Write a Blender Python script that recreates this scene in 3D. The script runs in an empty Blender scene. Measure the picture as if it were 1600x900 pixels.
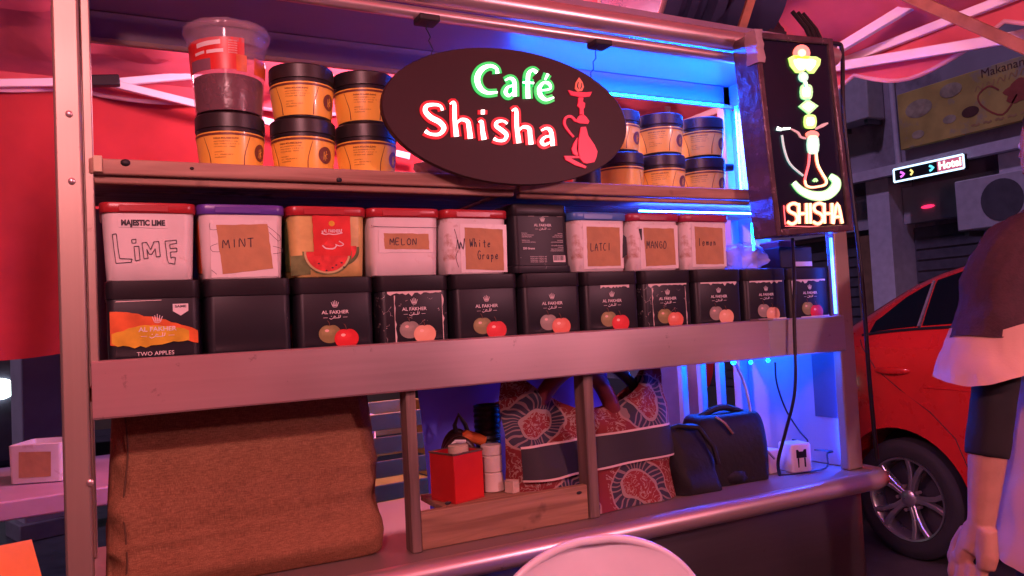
import bpy, bmesh, math, random
from mathutils import Vector, Matrix
random.seed(7)
R = math.radians
S = bpy.context.scene
COL = S.collection

# ------------------------------------------------------------------ camera
CAM = Vector((0, 0, 1.30)); YAW, PITCH, ROLL, FPX = R(27.02), R(2.41), R(2.93), 1200.0
_f = Vector((math.sin(YAW)*math.cos(PITCH), math.cos(YAW)*math.cos(PITCH), math.sin(PITCH)))
_r0 = Vector((math.cos(YAW), -math.sin(YAW), 0)); _u0 = _r0.cross(_f)
_r = _r0*math.cos(ROLL) - _u0*math.sin(ROLL)
_u = _u0*math.cos(ROLL) + _r0*math.sin(ROLL)
cd = bpy.data.cameras.new('camera'); cam = bpy.data.objects.new('camera', cd); COL.objects.link(cam)
cd.sensor_width = 36; cd.lens = 36*FPX/1600; cd.clip_start = .02; cd.clip_end = 500
cam.matrix_world = Matrix(((_r.x, _u.x, -_f.x, CAM.x), (_r.y, _u.y, -_f.y, CAM.y), (_r.z, _u.z, -_f.z, CAM.z), (0, 0, 0, 1)))
S.camera = cam

# ------------------------------------------------------------------ night sky, added violet sun standing in for unseen street lights, exposure
W = bpy.data.worlds.new('World'); S.world = W; W.use_nodes = True
wn = W.node_tree.nodes; wl = W.node_tree.links
bg = wn['Background']; sky = wn.new('ShaderNodeTexSky'); sky.sky_type = 'NISHITA'; sky.sun_disc = False
sky.sun_elevation = R(3); sky.sun_rotation = R(200); sky.altitude = 50; sky.ozone_density = 4
wl.new(sky.outputs[0], bg.inputs[0]); bg.inputs[1].default_value = 0.02
sd = bpy.data.lights.new('street_fill', 'SUN'); sd.energy = 1.0; sd.angle = R(3); sd.color = (.74, .45, 1)
so = bpy.data.objects.new('street_fill', sd); COL.objects.link(so); so.rotation_euler = (R(40), 0, R(-75))
S.view_settings.view_transform = 'Standard'; S.view_settings.look = 'None'
S.view_settings.exposure = 0.0; S.view_settings.gamma = 1; S.view_settings.use_curve_mapping = False
S.cycles.use_denoising = True; S.cycles.max_bounces = 8; S.cycles.sample_clamp_indirect = 6
LAMP_MAIN, LAMP_SIDE, LAMP_BACK, LED = 92.0, 100.0, 92.0, 14.0


def at(x, y, X=None, Y=None, Z=None):
    """photo pixel -> point on a plane of the place"""
    d = _r*((x-800)/FPX) + _u*((450-y)/FPX) + _f
    if Y is not None: t = Y/d.y
    elif X is not None: t = X/d.x
    else: t = (Z-CAM.z)/d.z
    return CAM + d*t

# ------------------------------------------------------------------ mesh helpers


class MB:
    def __init__(s): s.v = []; s.f = []
    def add(s, vs, fs):
        n = len(s.v); s.v += [tuple(v) for v in vs]; s.f += [tuple(i+n for i in f) for f in fs]; return s
    def box(s, x0, x1, y0, y1, z0, z1):
        return s.add([(x, y, z) for x in (x0, x1) for y in (y0, y1) for z in (z0, z1)],
                     [(0, 1, 3, 2), (4, 6, 7, 5), (0, 4, 5, 1), (2, 3, 7, 6), (0, 2, 6, 4), (1, 5, 7, 3)])
    def obox(s, a, b, w, h, up=(0, 0, 1)):
        a, b = Vector(a), Vector(b); d = (b-a).normalized(); u = Vector(up)
        sd_ = d.cross(u)
        if sd_.length < 1e-4: sd_ = d.cross(Vector((1, 0, 0)))
        sd_.normalize(); u = sd_.cross(d)
        vs = [p + sd_*(i*w/2) + u*(j*h/2) for p in (a, b) for i in (-1, 1) for j in (-1, 1)]
        return s.add(vs, [(0, 1, 3, 2), (4, 6, 7, 5), (0, 4, 5, 1), (2, 3, 7, 6), (0, 2, 6, 4), (1, 5, 7, 3)])
    def loft(s, rings, cap=True, closed=True):
        n = len(rings[0]); vs = [p for r in rings for p in r]; fs = []
        for k in range(len(rings)-1):
            for i in range(n if closed else n-1):
                j = (i+1) % n; fs.append((k*n+i, k*n+j, (k+1)*n+j, (k+1)*n+i))
        if cap and closed:
            fs.append(tuple(range(n))[::-1]); fs.append(tuple((len(rings)-1)*n+i for i in range(n)))
        return s.add(vs, fs)
    def tube(s, path, r, n=10, cap=True):
        P = [Vector(p) for p in path]; m = len(P)
        rr = r if isinstance(r, (list, tuple)) else [r]*m
        rings = []; ref = None
        for i in range(m):
            d = (P[min(i+1, m-1)] - P[max(i-1, 0)]).normalized()
            if ref is None: ref = d.orthogonal().normalized()
            ref = (ref - d*ref.dot(d)); ref = ref.normalized() if ref.length > 1e-6 else d.orthogonal().normalized()
            b = d.cross(ref)
            rings.append([P[i] + ref*(rr[i]*math.cos(a)) + b*(rr[i]*math.sin(a)) for a in [2*math.pi*k/n for k in range(n)]])
        return s.loft(rings, cap)
    def lathe(s, prof, n=32, c=(0, 0, 0), cap=True, sx=1, sy=1):
        return s.loft([[(c[0]+sx*r*math.cos(2*math.pi*k/n), c[1]+sy*r*math.sin(2*math.pi*k/n), c[2]+z) for k in range(n)] for r, z in prof], cap)
    def prism(s, pts, fmap, h0, h1):
        n = len(pts)
        vs = [fmap(u, v, h0) for u, v in pts] + [fmap(u, v, h1) for u, v in pts]
        fs = [tuple(range(n, 2*n))] + [(i, (i+1) % n, n+(i+1) % n, n+i) for i in range(n)]
        return s.add(vs, fs)
    def stroke(s, pts, w, fmap, h0, h1, sub=4):
        """a pen stroke of varying width drawn on a surface"""
        ww = w if isinstance(w, (list, tuple)) else [w]*len(pts)
        P, Wd = [], []
        m = len(pts)
        for i in range(m-1):
            p0, p1, p2, p3 = pts[max(i-1, 0)], pts[i], pts[i+1], pts[min(i+2, m-1)]
            for k in range(sub):
                t = k/sub
                q = [.5*((2*b)+(-a+c)*t+(2*a-5*b+4*c-e)*t*t+(-a+3*b-3*c+e)*t**3) for a, b, c, e in zip(p0, p1, p2, p3)]
                P.append(q); Wd.append(ww[i]*(1-t)+ww[i+1]*t)
        P.append(list(pts[-1])); Wd.append(ww[-1])
        L = []; Rr = []
        for i in range(len(P)):
            a, b = P[max(i-1, 0)], P[min(i+1, len(P)-1)]
            dx, dy = b[0]-a[0], b[1]-a[1]; l = math.hypot(dx, dy) or 1
            nx, ny = -dy/l*Wd[i]/2, dx/l*Wd[i]/2
            L.append((P[i][0]+nx, P[i][1]+ny)); Rr.append((P[i][0]-nx, P[i][1]-ny))
        for i in range(len(P)-1):
            s.prism([L[i], L[i+1], Rr[i+1], Rr[i]], fmap, h0, h1)
        return s
    def sphere(s, c, r, n=12, m=8, sc=(1, 1, 1)):
        return s.loft([[(c[0]+sc[0]*r*math.sin(t)*math.cos(p), c[1]+sc[1]*r*math.sin(t)*math.sin(p), c[2]+sc[2]*r*math.cos(t))
                        for p in [2*math.pi*k/n for k in range(n)]] for t in [max(.02, min(math.pi-.02, math.pi*i/m)) for i in range(m+1)]])


def rrect(hx, hy, r, z, c=(0, 0), k=4):
    out = []
    for q, (sx, sy) in enumerate(((1, 1), (-1, 1), (-1, -1), (1, -1))):
        for i in range(k+1):
            a = math.pi/2*(q + i/k)
            out.append((c[0]+sx*(hx-r)+r*math.cos(a), c[1]+sy*(hy-r)+r*math.sin(a), z))
    return out


def mesh_from(mb, name, off=(0, 0, 0), smooth=None, merge=False):
    me = bpy.data.meshes.new(name)
    me.from_pydata([(v[0]-off[0], v[1]-off[1], v[2]-off[2]) for v in mb.v], [], mb.f)
    bm = bmesh.new(); bm.from_mesh(me)
    if merge: bmesh.ops.remove_doubles(bm, verts=bm.verts, dist=1e-5)
    bmesh.ops.recalc_face_normals(bm, faces=bm.faces)
    bm.to_mesh(me); bm.free()
    if smooth is not None:
        me.shade_smooth()
        if smooth < 179: me.set_sharp_from_angle(angle=R(smooth))
    return me


def ob(name, mb, m, parent=None, smooth=40, bevel=0, world=False, label=None, seg=2):
    off = parent.location if (world and parent is not None) else (0, 0, 0)
    me = mb if isinstance(mb, bpy.types.Mesh) else mesh_from(mb, name, off, smooth)
    o = bpy.data.objects.new(name, me); COL.objects.link(o)
    if len(me.materials) == 0: me.materials.append(m)
    if parent is not None: o.parent = parent
    if bevel:
        b = o.modifiers.new('bevel', 'BEVEL'); b.width = bevel; b.segments = seg; b.limit_method = 'ANGLE'; b.harden_normals = False
    if label: o['label'] = label
    return o


def tag(o, label, cat, group=None, kind=None):
    if label: o['label'] = label
    if cat: o['category'] = cat
    if group: o['group'] = group
    if kind: o['kind'] = kind
    return o


def thing(name, label, cat, loc=(0, 0, 0), rz=0, group=None):
    o = bpy.data.objects.new(name, None); COL.objects.link(o); o.location = loc; o.rotation_euler = (0, 0, rz)
    o.empty_display_size = .05
    return tag(o, label, cat, group)


_tx = {}


def text2d(s, size=1, align='CENTER', bold=0.0, shear=0):
    key = (s, align, bold, shear)
    if key not in _tx:
        cu = bpy.data.curves.new('txt', 'FONT'); cu.body = s; cu.size = 1; cu.align_x = align; cu.align_y = 'CENTER'
        cu.offset = bold; cu.shear = shear; cu.resolution_u = 3
        o = bpy.data.objects.new('txt', cu); COL.objects.link(o)
        dg = bpy.context.evaluated_depsgraph_get(); me = bpy.data.meshes.new_from_object(o.evaluated_get(dg))
        _tx[key] = ([tuple(v.co[:2]) for v in me.vertices], [tuple(p.vertices) for p in me.polygons])
        bpy.data.objects.remove(o); bpy.data.curves.remove(cu); bpy.data.meshes.remove(me)
    vs, fs = _tx[key]
    return [(x*size, y*size) for x, y in vs], fs


def put_text(mb, s, u, v, size, fmap, h=.0008, align='CENTER', bold=0.0, sx=1, width=None, rot=0, shear=0):
    vs, fs = text2d(s, size, align, bold, shear)
    if width:
        w = max(p[0] for p in vs)-min(p[0] for p in vs); sx = width/w
    c, q = math.cos(rot), math.sin(rot)
    mb.add([fmap(u+(x*sx*c-y*q), v+(x*sx*q+y*c), h) for x, y in vs], fs)
    return mb

# hand-drawn capital letters on a 1x1 box
GL = {'A': [[(0, 0), (.45, 1), (.9, 0)], [(.2, .4), (.7, .4)]], 'M': [[(0, 0), (.12, 1), (.5, .35), (.85, 1), (1, 0)]],
      'I': [[(.5, 1), (.48, 0)]], 'N': [[(0, 0), (.05, 1), (.8, 0), (.85, 1)]], 'T': [[(0, .95), (1, 1.02)], [(.5, 1), (.5, 0)]],
      'E': [[(.8, 1), (.05, .95), (.05, 0), (.8, .05)], [(.05, .5), (.65, .52)]], 'L': [[(.1, 1), (.05, 0), (.8, .05)]],
      'O': [[(.45, 1), (.05, .6), (.2, .05), (.75, .1), (.85, .7), (.45, 1)]], 'G': [[(.85, .85), (.4, 1), (.05, .5), (.4, 0), (.85, .15), (.85, .5), (.5, .48)]],
      'C': [[(.8, .9), (.3, .95), (.05, .45), (.35, .02), (.85, .12)]], 'W': [[(0, 1), (.2, 0), (.45, .7), (.7, 0), (1, 1.05)]],
      'h': [[(.1, 1), (.1, 0)], [(.1, .4), (.45, .55), (.6, 0)]], 'l': [[(.3, 1), (.28, .05), (.4, 0)]], 'i': [[(.3, .5), (.3, 0)], [(.3, .75), (.33, .8)]],
      't': [[(.4, .9), (.4, .05), (.6, 0)], [(.1, .55), (.7, .58)]], 'e': [[(.1, .28), (.7, .3), (.45, .55), (.1, .3), (.3, 0), (.75, .1)]],
      'r': [[(.15, .5), (.15, 0)], [(.15, .3), (.4, .52), (.65, .48)]], 'a': [[(.6, .5), (.2, .45), (.1, .1), (.45, .08), (.62, .45), (.65, 0)]],
      'p': [[(.12, .5), (.12, -.4)], [(.12, .4), (.5, .5), (.6, .15), (.15, .02)]], 'm': [[(.1, .5), (.1, 0)], [(.1, .35), (.35, .5), (.45, 0)], [(.45, .35), (.75, .5), (.85, 0)]],
      'o': [[(.4, .5), (.1, .25), (.35, 0), (.65, .25), (.4, .5)]], 'n': [[(.12, .5), (.12, 0)], [(.12, .35), (.45, .5), (.6, 0)]]}


def hand(mb, word, u, v, cw, ch, fmap, w=.0014, h=.0012, slope=0, gap=.3):
    rnd = random.Random(word)
    for i, c in enumerate(word):
        if c in GL:
            for st in GL[c]:
                mb.stroke([(u+(i*(1+gap)+x)*cw+rnd.uniform(-.05, .05)*cw, v+y*ch+slope*i*cw+rnd.uniform(-.05, .05)*ch) for x, y in st], w, fmap, h-.0005, h, sub=3)

# ------------------------------------------------------------------ materials


def nt(name):
    m = bpy.data.materials.new(name); m.use_nodes = True
    return m, m.node_tree.nodes, m.node_tree.links, m.node_tree.nodes['Principled BSDF']


def mat(name, col, rough=.5, metal=0, var=.15, vs=12, bump=0, bs=60, coat=0, stretch=None, rvar=.1, alpha=1, trans=0, spec=.5, stain=None):
    m, n, l, b = nt(name)
    b.inputs['Roughness'].default_value = rough; b.inputs['Metallic'].default_value = metal
    b.inputs['Coat Weight'].default_value = coat; b.inputs['Coat Roughness'].default_value = .12
    b.inputs['Specular IOR Level'].default_value = spec
    b.inputs['Alpha'].default_value = alpha; b.inputs['Transmission Weight'].default_value = trans
    tc = n.new('ShaderNodeTexCoord'); mp = n.new('ShaderNodeMapping'); l.new(tc.outputs['Object'], mp.inputs[0])
    if stretch: mp.inputs['Scale'].default_value = stretch
    nz = n.new('ShaderNodeTexNoise'); nz.inputs['Scale'].default_value = vs; nz.inputs['Detail'].default_value = 5
    l.new(mp.outputs[0], nz.inputs['Vector'])
    cr = n.new('ShaderNodeValToRGB'); cr.color_ramp.elements[0].position = .3; cr.color_ramp.elements[1].position = .7
    cr.color_ramp.elements[0].color = (*[max(0, c*(1-var)) for c in col], 1); cr.color_ramp.elements[1].color = (*[min(1, c*(1+var)) for c in col], 1)
    l.new(nz.outputs['Fac'], cr.inputs[0]); src = cr.outputs[0]
    if stain:
        n2 = n.new('ShaderNodeTexNoise'); n2.inputs['Scale'].default_value = stain[1]; n2.inputs['Detail'].default_value = 7; n2.inputs['Roughness'].default_value = .65
        l.new(tc.outputs['Object'], n2.inputs['Vector'])
        r2 = n.new('ShaderNodeValToRGB'); r2.color_ramp.elements[0].position = stain[2]; r2.color_ramp.elements[1].position = stain[2]+.12
        l.new(n2.outputs['Fac'], r2.inputs[0])
        mx = n.new('ShaderNodeMix'); mx.data_type = 'RGBA'; l.new(r2.outputs[0], mx.inputs[0]); l.new(src, mx.inputs[6]); mx.inputs[7].default_value = (*stain[0], 1)
        src = mx.outputs[2]
    l.new(src, b.inputs['Base Color'])
    if rvar:
        mr = n.new('ShaderNodeMapRange'); mr.inputs[3].default_value = max(0.02, rough-rvar); mr.inputs[4].default_value = min(1, rough+rvar)
        l.new(nz.outputs['Fac'], mr.inputs[0]); l.new(mr.outputs[0], b.inputs['Roughness'])
    if bump:
        nb = n.new('ShaderNodeTexNoise'); nb.inputs['Scale'].default_value = bs; nb.inputs['Detail'].default_value = 6
        l.new(mp.outputs[0], nb.inputs['Vector'])
        bp = n.new('ShaderNodeBump'); bp.inputs['Strength'].default_value = bump; bp.inputs['Distance'].default_value = .004
        l.new(nb.outputs['Fac'], bp.inputs['Height']); l.new(bp.outputs[0], b.inputs['Normal'])
    return m


def emit(name, col, st, base=None):
    m, n, l, b = nt(name)
    b.inputs['Base Color'].default_value = (*(base or (.8, .8, .8)), 1); b.inputs['Emission Color'].default_value = (*col, 1); b.inputs['Emission Strength'].default_value = st
    b.inputs['Roughness'].default_value = .4
    return m


def cloth_mat(name, col, weave=900, tl=.25):
    m, n, l, b = nt(name)
    b.inputs['Roughness'].default_value = .8; b.inputs['Specular IOR Level'].default_value = .25
    tc = n.new('ShaderNodeTexCoord'); nz = n.new('ShaderNodeTexNoise'); nz.inputs['Scale'].default_value = 3; nz.inputs['Detail'].default_value = 6
    l.new(tc.outputs['Object'], nz.inputs['Vector'])
    cr = n.new('ShaderNodeValToRGB'); cr.color_ramp.elements[0].color = (*[c*.8 for c in col], 1); cr.color_ramp.elements[1].color = (*[min(1, c*1.15) for c in col], 1)
    cr.color_ramp.elements[0].position = .35; cr.color_ramp.elements[1].position = .65
    l.new(nz.outputs['Fac'], cr.inputs[0]); l.new(cr.outputs[0], b.inputs['Base Color'])
    t = n.new('ShaderNodeBsdfTranslucent'); l.new(cr.outputs[0], t.inputs[0])
    mx = n.new('ShaderNodeMixShader'); mx.inputs[0].default_value = tl
    out = n['Material Output']; l.new(b.outputs[0], mx.inputs[1]); l.new(t.outputs[0], mx.inputs[2]); l.new(mx.outputs[0], out.inputs[0])
    return m


def burlap_mat():
    m, n, l, b = nt('burlap'); b.inputs['Roughness'].default_value = .95; b.inputs['Specular IOR Level'].default_value = .1
    tc = n.new('ShaderNodeTexCoord')
    hs = []
    for st in ((900, 900, 90), (90, 900, 900)):
        mp = n.new('ShaderNodeMapping'); mp.inputs['Scale'].default_value = [v*.8 for v in st]; l.new(tc.outputs['Object'], mp.inputs[0])
        z = n.new('ShaderNodeTexNoise'); z.inputs['Scale'].default_value = 1; z.inputs['Detail'].default_value = 2; l.new(mp.outputs[0], z.inputs['Vector']); hs.append(z)
    ad = n.new('ShaderNodeMath'); ad.operation = 'MULTIPLY'; l.new(hs[0].outputs[0], ad.inputs[0]); l.new(hs[1].outputs[0], ad.inputs[1])
    big = n.new('ShaderNodeTexNoise'); big.inputs['Scale'].default_value = 9; big.inputs['Detail'].default_value = 6; l.new(tc.outputs['Object'], big.inputs['Vector'])
    a2 = n.new('ShaderNodeMath'); a2.operation = 'MULTIPLY_ADD'; a2.inputs[1].default_value = .22; l.new(big.outputs[0], a2.inputs[0]); l.new(ad.outputs[0], a2.inputs[2])
    cr = n.new('ShaderNodeValToRGB'); cr.color_ramp.elements[0].position = .2; cr.color_ramp.elements[1].position = .55
    cr.color_ramp.elements[0].color = (.15, .07, .036, 1); cr.color_ramp.elements[1].color = (.33, .17, .09, 1)
    l.new(a2.outputs[0], cr.inputs[0]); l.new(cr.outputs[0], b.inputs['Base Color'])
    bp = n.new('ShaderNodeBump'); bp.inputs['Strength'].default_value = .5; bp.inputs['Distance'].default_value = .002
    l.new(ad.outputs[0], bp.inputs['Height']); l.new(bp.outputs[0], b.inputs['Normal'])
    return m


def wood_mat(name, c0, c1, axis=0, rough=.65):
    m, n, l, b = nt(name); b.inputs['Roughness'].default_value = rough
    tc = n.new('ShaderNodeTexCoord'); mp = n.new('ShaderNodeMapping'); sc = [22, 22, 22]; sc[axis] = 1.4; mp.inputs['Scale'].default_value = sc
    l.new(tc.outputs['Object'], mp.inputs[0])
    nz = n.new('ShaderNodeTexNoise'); nz.inputs['Scale'].default_value = 2.6; nz.inputs['Detail'].default_value = 8; nz.inputs['Distortion'].default_value = .6; l.new(mp.outputs[0], nz.inputs['Vector'])
    cr = n.new('ShaderNodeValToRGB'); cr.color_ramp.elements[0].position = .32; cr.color_ramp.elements[1].position = .7
    cr.color_ramp.elements[0].color = (*c0, 1); cr.color_ramp.elements[1].color = (*c1, 1); l.new(nz.outputs['Fac'], cr.inputs[0])
    kn = n.new('ShaderNodeTexNoise'); kn.inputs['Scale'].default_value = 13; kn.inputs['Detail'].default_value = 3; l.new(tc.outputs['Object'], kn.inputs['Vector'])
    kr = n.new('ShaderNodeValToRGB'); kr.color_ramp.elements[0].position = .64; kr.color_ramp.elements[1].position = .74; l.new(kn.outputs['Fac'], kr.inputs[0])
    mx = n.new('ShaderNodeMix'); mx.data_type = 'RGBA'; l.new(kr.outputs[0], mx.inputs[0]); l.new(cr.outputs[0], mx.inputs[6]); mx.inputs[7].default_value = (*[c*.35 for c in c0], 1)
    l.new(mx.outputs[2], b.inputs['Base Color'])
    bp = n.new('ShaderNodeBump'); bp.inputs['Strength'].default_value = .35; bp.inputs['Distance'].default_value = .002; l.new(nz.outputs['Fac'], bp.inputs['Height']); l.new(bp.outputs[0], b.inputs['Normal'])
    return m


def worn_mat(name, col, wear, scratch, amount=.5, scale=38):
    """dark printed tin with pale scuffs and scratches of its own"""
    m, n, l, b = nt(name); b.inputs['Roughness'].default_value = .42; b.inputs['Specular IOR Level'].default_value = .3
    tc = n.new('ShaderNodeTexCoord')
    vo = n.new('ShaderNodeTexVoronoi'); vo.feature = 'DISTANCE_TO_EDGE'; vo.inputs['Scale'].default_value = scale
    nz = n.new('ShaderNodeTexNoise'); nz.inputs['Scale'].default_value = 25; nz.inputs['Detail'].default_value = 4
    l.new(tc.outputs['Object'], nz.inputs['Vector'])
    mxv = n.new('ShaderNodeMix'); mxv.data_type = 'VECTOR'; mxv.inputs[0].default_value = .06; l.new(tc.outputs['Object'], mxv.inputs[4]); l.new(nz.outputs['Color'], mxv.inputs[5]); l.new(mxv.outputs[1], vo.inputs['Vector'])
    lt = n.new('ShaderNodeMath'); lt.operation = 'LESS_THAN'; lt.inputs[1].default_value = .02*scratch; l.new(vo.outputs['Distance'], lt.inputs[0])
    gt = n.new('ShaderNodeMath'); gt.operation = 'GREATER_THAN'; gt.inputs[1].default_value = amount
    n3 = n.new('ShaderNodeTexNoise'); n3.inputs['Scale'].default_value = 45; n3.inputs['Detail'].default_value = 5; l.new(tc.outputs['Object'], n3.inputs['Vector']); l.new(n3.outputs['Fac'], gt.inputs[0])
    mu = n.new('ShaderNodeMath'); mu.operation = 'MULTIPLY'; l.new(lt.outputs[0], mu.inputs[0]); l.new(gt.outputs[0], mu.inputs[1])
    mx = n.new('ShaderNodeMix'); mx.data_type = 'RGBA'; l.new(mu.outputs[0], mx.inputs[0]); mx.inputs[6].default_value = (*col, 1); mx.inputs[7].default_value = (*wear, 1)
    l.new(mx.outputs[2], b.inputs['Base Color'])
    return m


def radial_mat(name, c0, c1, rough=.35, ctr=(.4, .5, .65)):
    m, n, l, b = nt(name); b.inputs['Roughness'].default_value = rough
    tc = n.new('ShaderNodeTexCoord'); mp = n.new('ShaderNodeMapping'); mp.inputs['Location'].default_value = (-ctr[0]*1.5, -ctr[1]*1.5, -ctr[2]*1.5); mp.inputs['Scale'].default_value = (1.5, 1.5, 1.5)
    l.new(tc.outputs['Generated'], mp.inputs[0]); g = n.new('ShaderNodeTexGradient'); g.gradient_type = 'SPHERICAL'; l.new(mp.outputs[0], g.inputs[0])
    nz = n.new('ShaderNodeTexNoise'); nz.inputs['Scale'].default_value = 4; l.new(tc.outputs['Generated'], nz.inputs['Vector'])
    ma = n.new('ShaderNodeMath'); ma.operation = 'MULTIPLY_ADD'; ma.inputs[1].default_value = .35; l.new(nz.outputs['Fac'], ma.inputs[0]); l.new(g.outputs['Fac'], ma.inputs[2])
    cr = n.new('ShaderNodeValToRGB'); cr.color_ramp.elements[0].color = (*c1, 1); cr.color_ramp.elements[1].color = (*c0, 1); cr.color_ramp.elements[0].position = .25; cr.color_ramp.elements[1].position = .85
    l.new(ma.outputs[0], cr.inputs[0]); l.new(cr.outputs[0], b.inputs['Base Color'])
    return m


def steel_mat(name, col=(.62, .6, .59), rough=.36, metal=.85, stretch=(1, 40, 40), smudge=.0):
    m = mat(name, col, rough, metal, var=.03, vs=4, stretch=stretch, rvar=.025, bump=.008, bs=60, stain=((.16, .11, .10), 26, .655))
    if smudge:
        n, l = m.node_tree.nodes, m.node_tree.links; b = n['Principled BSDF']
        tc = n.new('ShaderNodeTexCoord'); z = n.new('ShaderNodeTexNoise'); z.inputs['Scale'].default_value = 4; z.inputs['Detail'].default_value = 1.5; l.new(tc.outputs['Object'], z.inputs['Vector'])
        cr = n.new('ShaderNodeValToRGB'); cr.color_ramp.elements[0].position = .35; cr.color_ramp.elements[1].position = .8
        cr.color_ramp.elements[0].color = (0, 0, 0, 1); cr.color_ramp.elements[1].color = (smudge, smudge, smudge, 1); l.new(z.outputs['Fac'], cr.inputs[0])
        src = b.inputs['Roughness'].links[0].from_socket; a = n.new('ShaderNodeMath'); l.new(src, a.inputs[0]); l.new(cr.outputs[0], a.inputs[1]); l.new(a.outputs[0], b.inputs['Roughness'])
    return m


STEEL = steel_mat('brushed_steel', (.64, .50, .50), .30, .78, smudge=.12)
STEELV = steel_mat('steel_upright', (.38, .30, .25), stretch=(40, 40, 1), rough=.42, metal=.6, smudge=.1)
STEELD = steel_mat('dark_steel', (.20, .185, .20), .3, .9, smudge=.2)
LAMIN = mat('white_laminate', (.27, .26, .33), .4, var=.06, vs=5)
ROOFM = mat('maroon_grey_roof_sheet', (.25, .165, .24), .4, var=.12, vs=4)
WOODS = wood_mat('shelf_wood', (.22, .11, .075), (.42, .26, .19))
WOODP = wood_mat('old_post_wood', (.09, .06, .05), (.24, .17, .14), axis=2)
WOODB = wood_mat('raw_board_wood', (.2, .11, .06), (.42, .25, .15))
WHITEP = mat('white_tub_plastic', (.66, .62, .60), .38, var=.06, vs=20, stain=((.45, .33, .26), 16, .60))
WHITEQ = mat('scuffed_tub_plastic', (.64, .60, .58), .4, var=.08, vs=25, stain=((.4, .24, .18), 22, .55))
TAPE = mat('white_tape', (.72, .69, .67), .28, var=.04)
PAPER = mat('kraft_paper', (.43, .24, .1), .6, var=.12, vs=30, bump=.25, bs=50, coat=.3)
INK = mat('marker_ink', (.03, .025, .04), .5, var=.1)
PRINTW = mat('pale_print', (.72, .68, .66), .5, var=.05)
PRINTB = mat('black_print', (.02, .02, .03), .5, var=.05)
REDL = mat('red_lid', (.36, .022, .028), .32, var=.1)
PURL = mat('purple_lid', (.1, .045, .33), .32, var=.1)
BLUL = mat('blue_lid', (.06, .16, .5), .35, var=.1)
MAGL = mat('dark_pink_lid', (.30, .022, .06), .35, var=.1)
BLK = mat('black_plastic', (.014, .012, .016), .42, var=.2, rvar=.08, spec=.35)
BLKM = mat('matt_black', (.012, .012, .014), .6, var=.2)
TIN = worn_mat('black_tin', (.015, .016, .022), (.4, .36, .35), .3, .66, 20)
TINW = worn_mat('scuffed_black_tin', (.016, .016, .022), (.42, .36, .35), .55, .56, 34)
TINE = mat('torn_tin_edge', (.66, .58, .54), .6, var=.2)
ORANGE = mat('orange_print', (.62, .12, .02), .4, var=.25, vs=30)
YELLOWP = mat('yellow_brush_print', (.6, .4, .02), .4, var=.2, vs=40)
REDP = mat('red_print', (.6, .025, .02), .4, var=.15, vs=30)
JARY = mat('jar_label_yellow', (.88, .54, .08), .32, var=.06, vs=8, coat=.3)
JARB = mat('jar_label_brown', (.16, .055, .03), .4, var=.1)
JARLID = mat('jar_lid_black', (.018, .015, .016), .42, var=.2)
CLEAR = mat('cloudy_clear_plastic', (.40, .22, .28), .12, var=.05, alpha=.30, rvar=.05)
FILM = mat('cling_film', (.6, .5, .58), .15, var=.05, alpha=.22, bump=1.0, bs=25)
MOLASS = mat('dark_molasses', (.03, .008, .006), .25, var=.3, vs=40, bump=.5, bs=50)
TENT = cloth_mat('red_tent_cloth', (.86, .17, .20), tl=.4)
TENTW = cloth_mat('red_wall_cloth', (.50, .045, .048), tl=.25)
TRIM = cloth_mat('pale_pink_trim', (.75, .45, .5), tl=.2)
FRAME = mat('white_painted_tube', (.75, .74, .76), .4, var=.05)
FRAMEB = mat('rusty_brown_tube', (.28, .12, .07), .5, var=.3, vs=20)
PLAST = mat('white_chair_plastic', (.82, .79, .84), .3, var=.05, coat=.2)
LEDM = emit('blue_led', (0.01, .06, 1), 26*LED)
LEDC = emit('cyan_led', (0.0, .085, 1), 34*LED)

# ------------------------------------------------------------------ ground
ASPH = mat('asphalt', (.05, .048, .05), .75, var=.35, vs=6, bump=.5, bs=120, rvar=.15, stain=((.02, .02, .022), 1.3, .6))
g = MB(); g.add([(-60, -40, 0), (60, -40, 0), (60, 80, 0), (-60, 80, 0)], [(0, 1, 2, 3)])
tag(ob('ground', g, ASPH), None, None, kind='structure')
LINE = mat('worn_white_paint', (.5, .48, .46), .6, var=.2, vs=30, stain=((.07, .07, .07), 14, .55))
g = MB(); g.add([(2.9, 2.4, .004), (3.02, 2.4, .004), (3.02, -2, .004), (2.9, -2, .004)], [(0, 1, 2, 3)])
tag(ob('parking_line', g, LINE), None, None, kind='structure')

# ------------------------------------------------------------------ the tent
EX0, EX1, EY0, EY1, EZ = -2.2, 2.45, -1.9, 3.02, 2.22
RX0, RX1, RYM, RZ = -.4, .7, .55, 3.15           # short ridge


def roof_z(x, y):
    kx = (EX1-x)/(EX1-RX1) if x > RX1 else ((x-EX0)/(RX0-EX0) if x < RX0 else 1)
    ky = (EY1-y)/(EY1-RYM) if y > RYM else (y-EY0)/(RYM-EY0)
    k = max(0, min(kx, ky, 1))
    return EZ + (RZ-EZ)*k - .10*math.sin(math.pi*k)*(1 - .3*math.sin(3*x))


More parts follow.
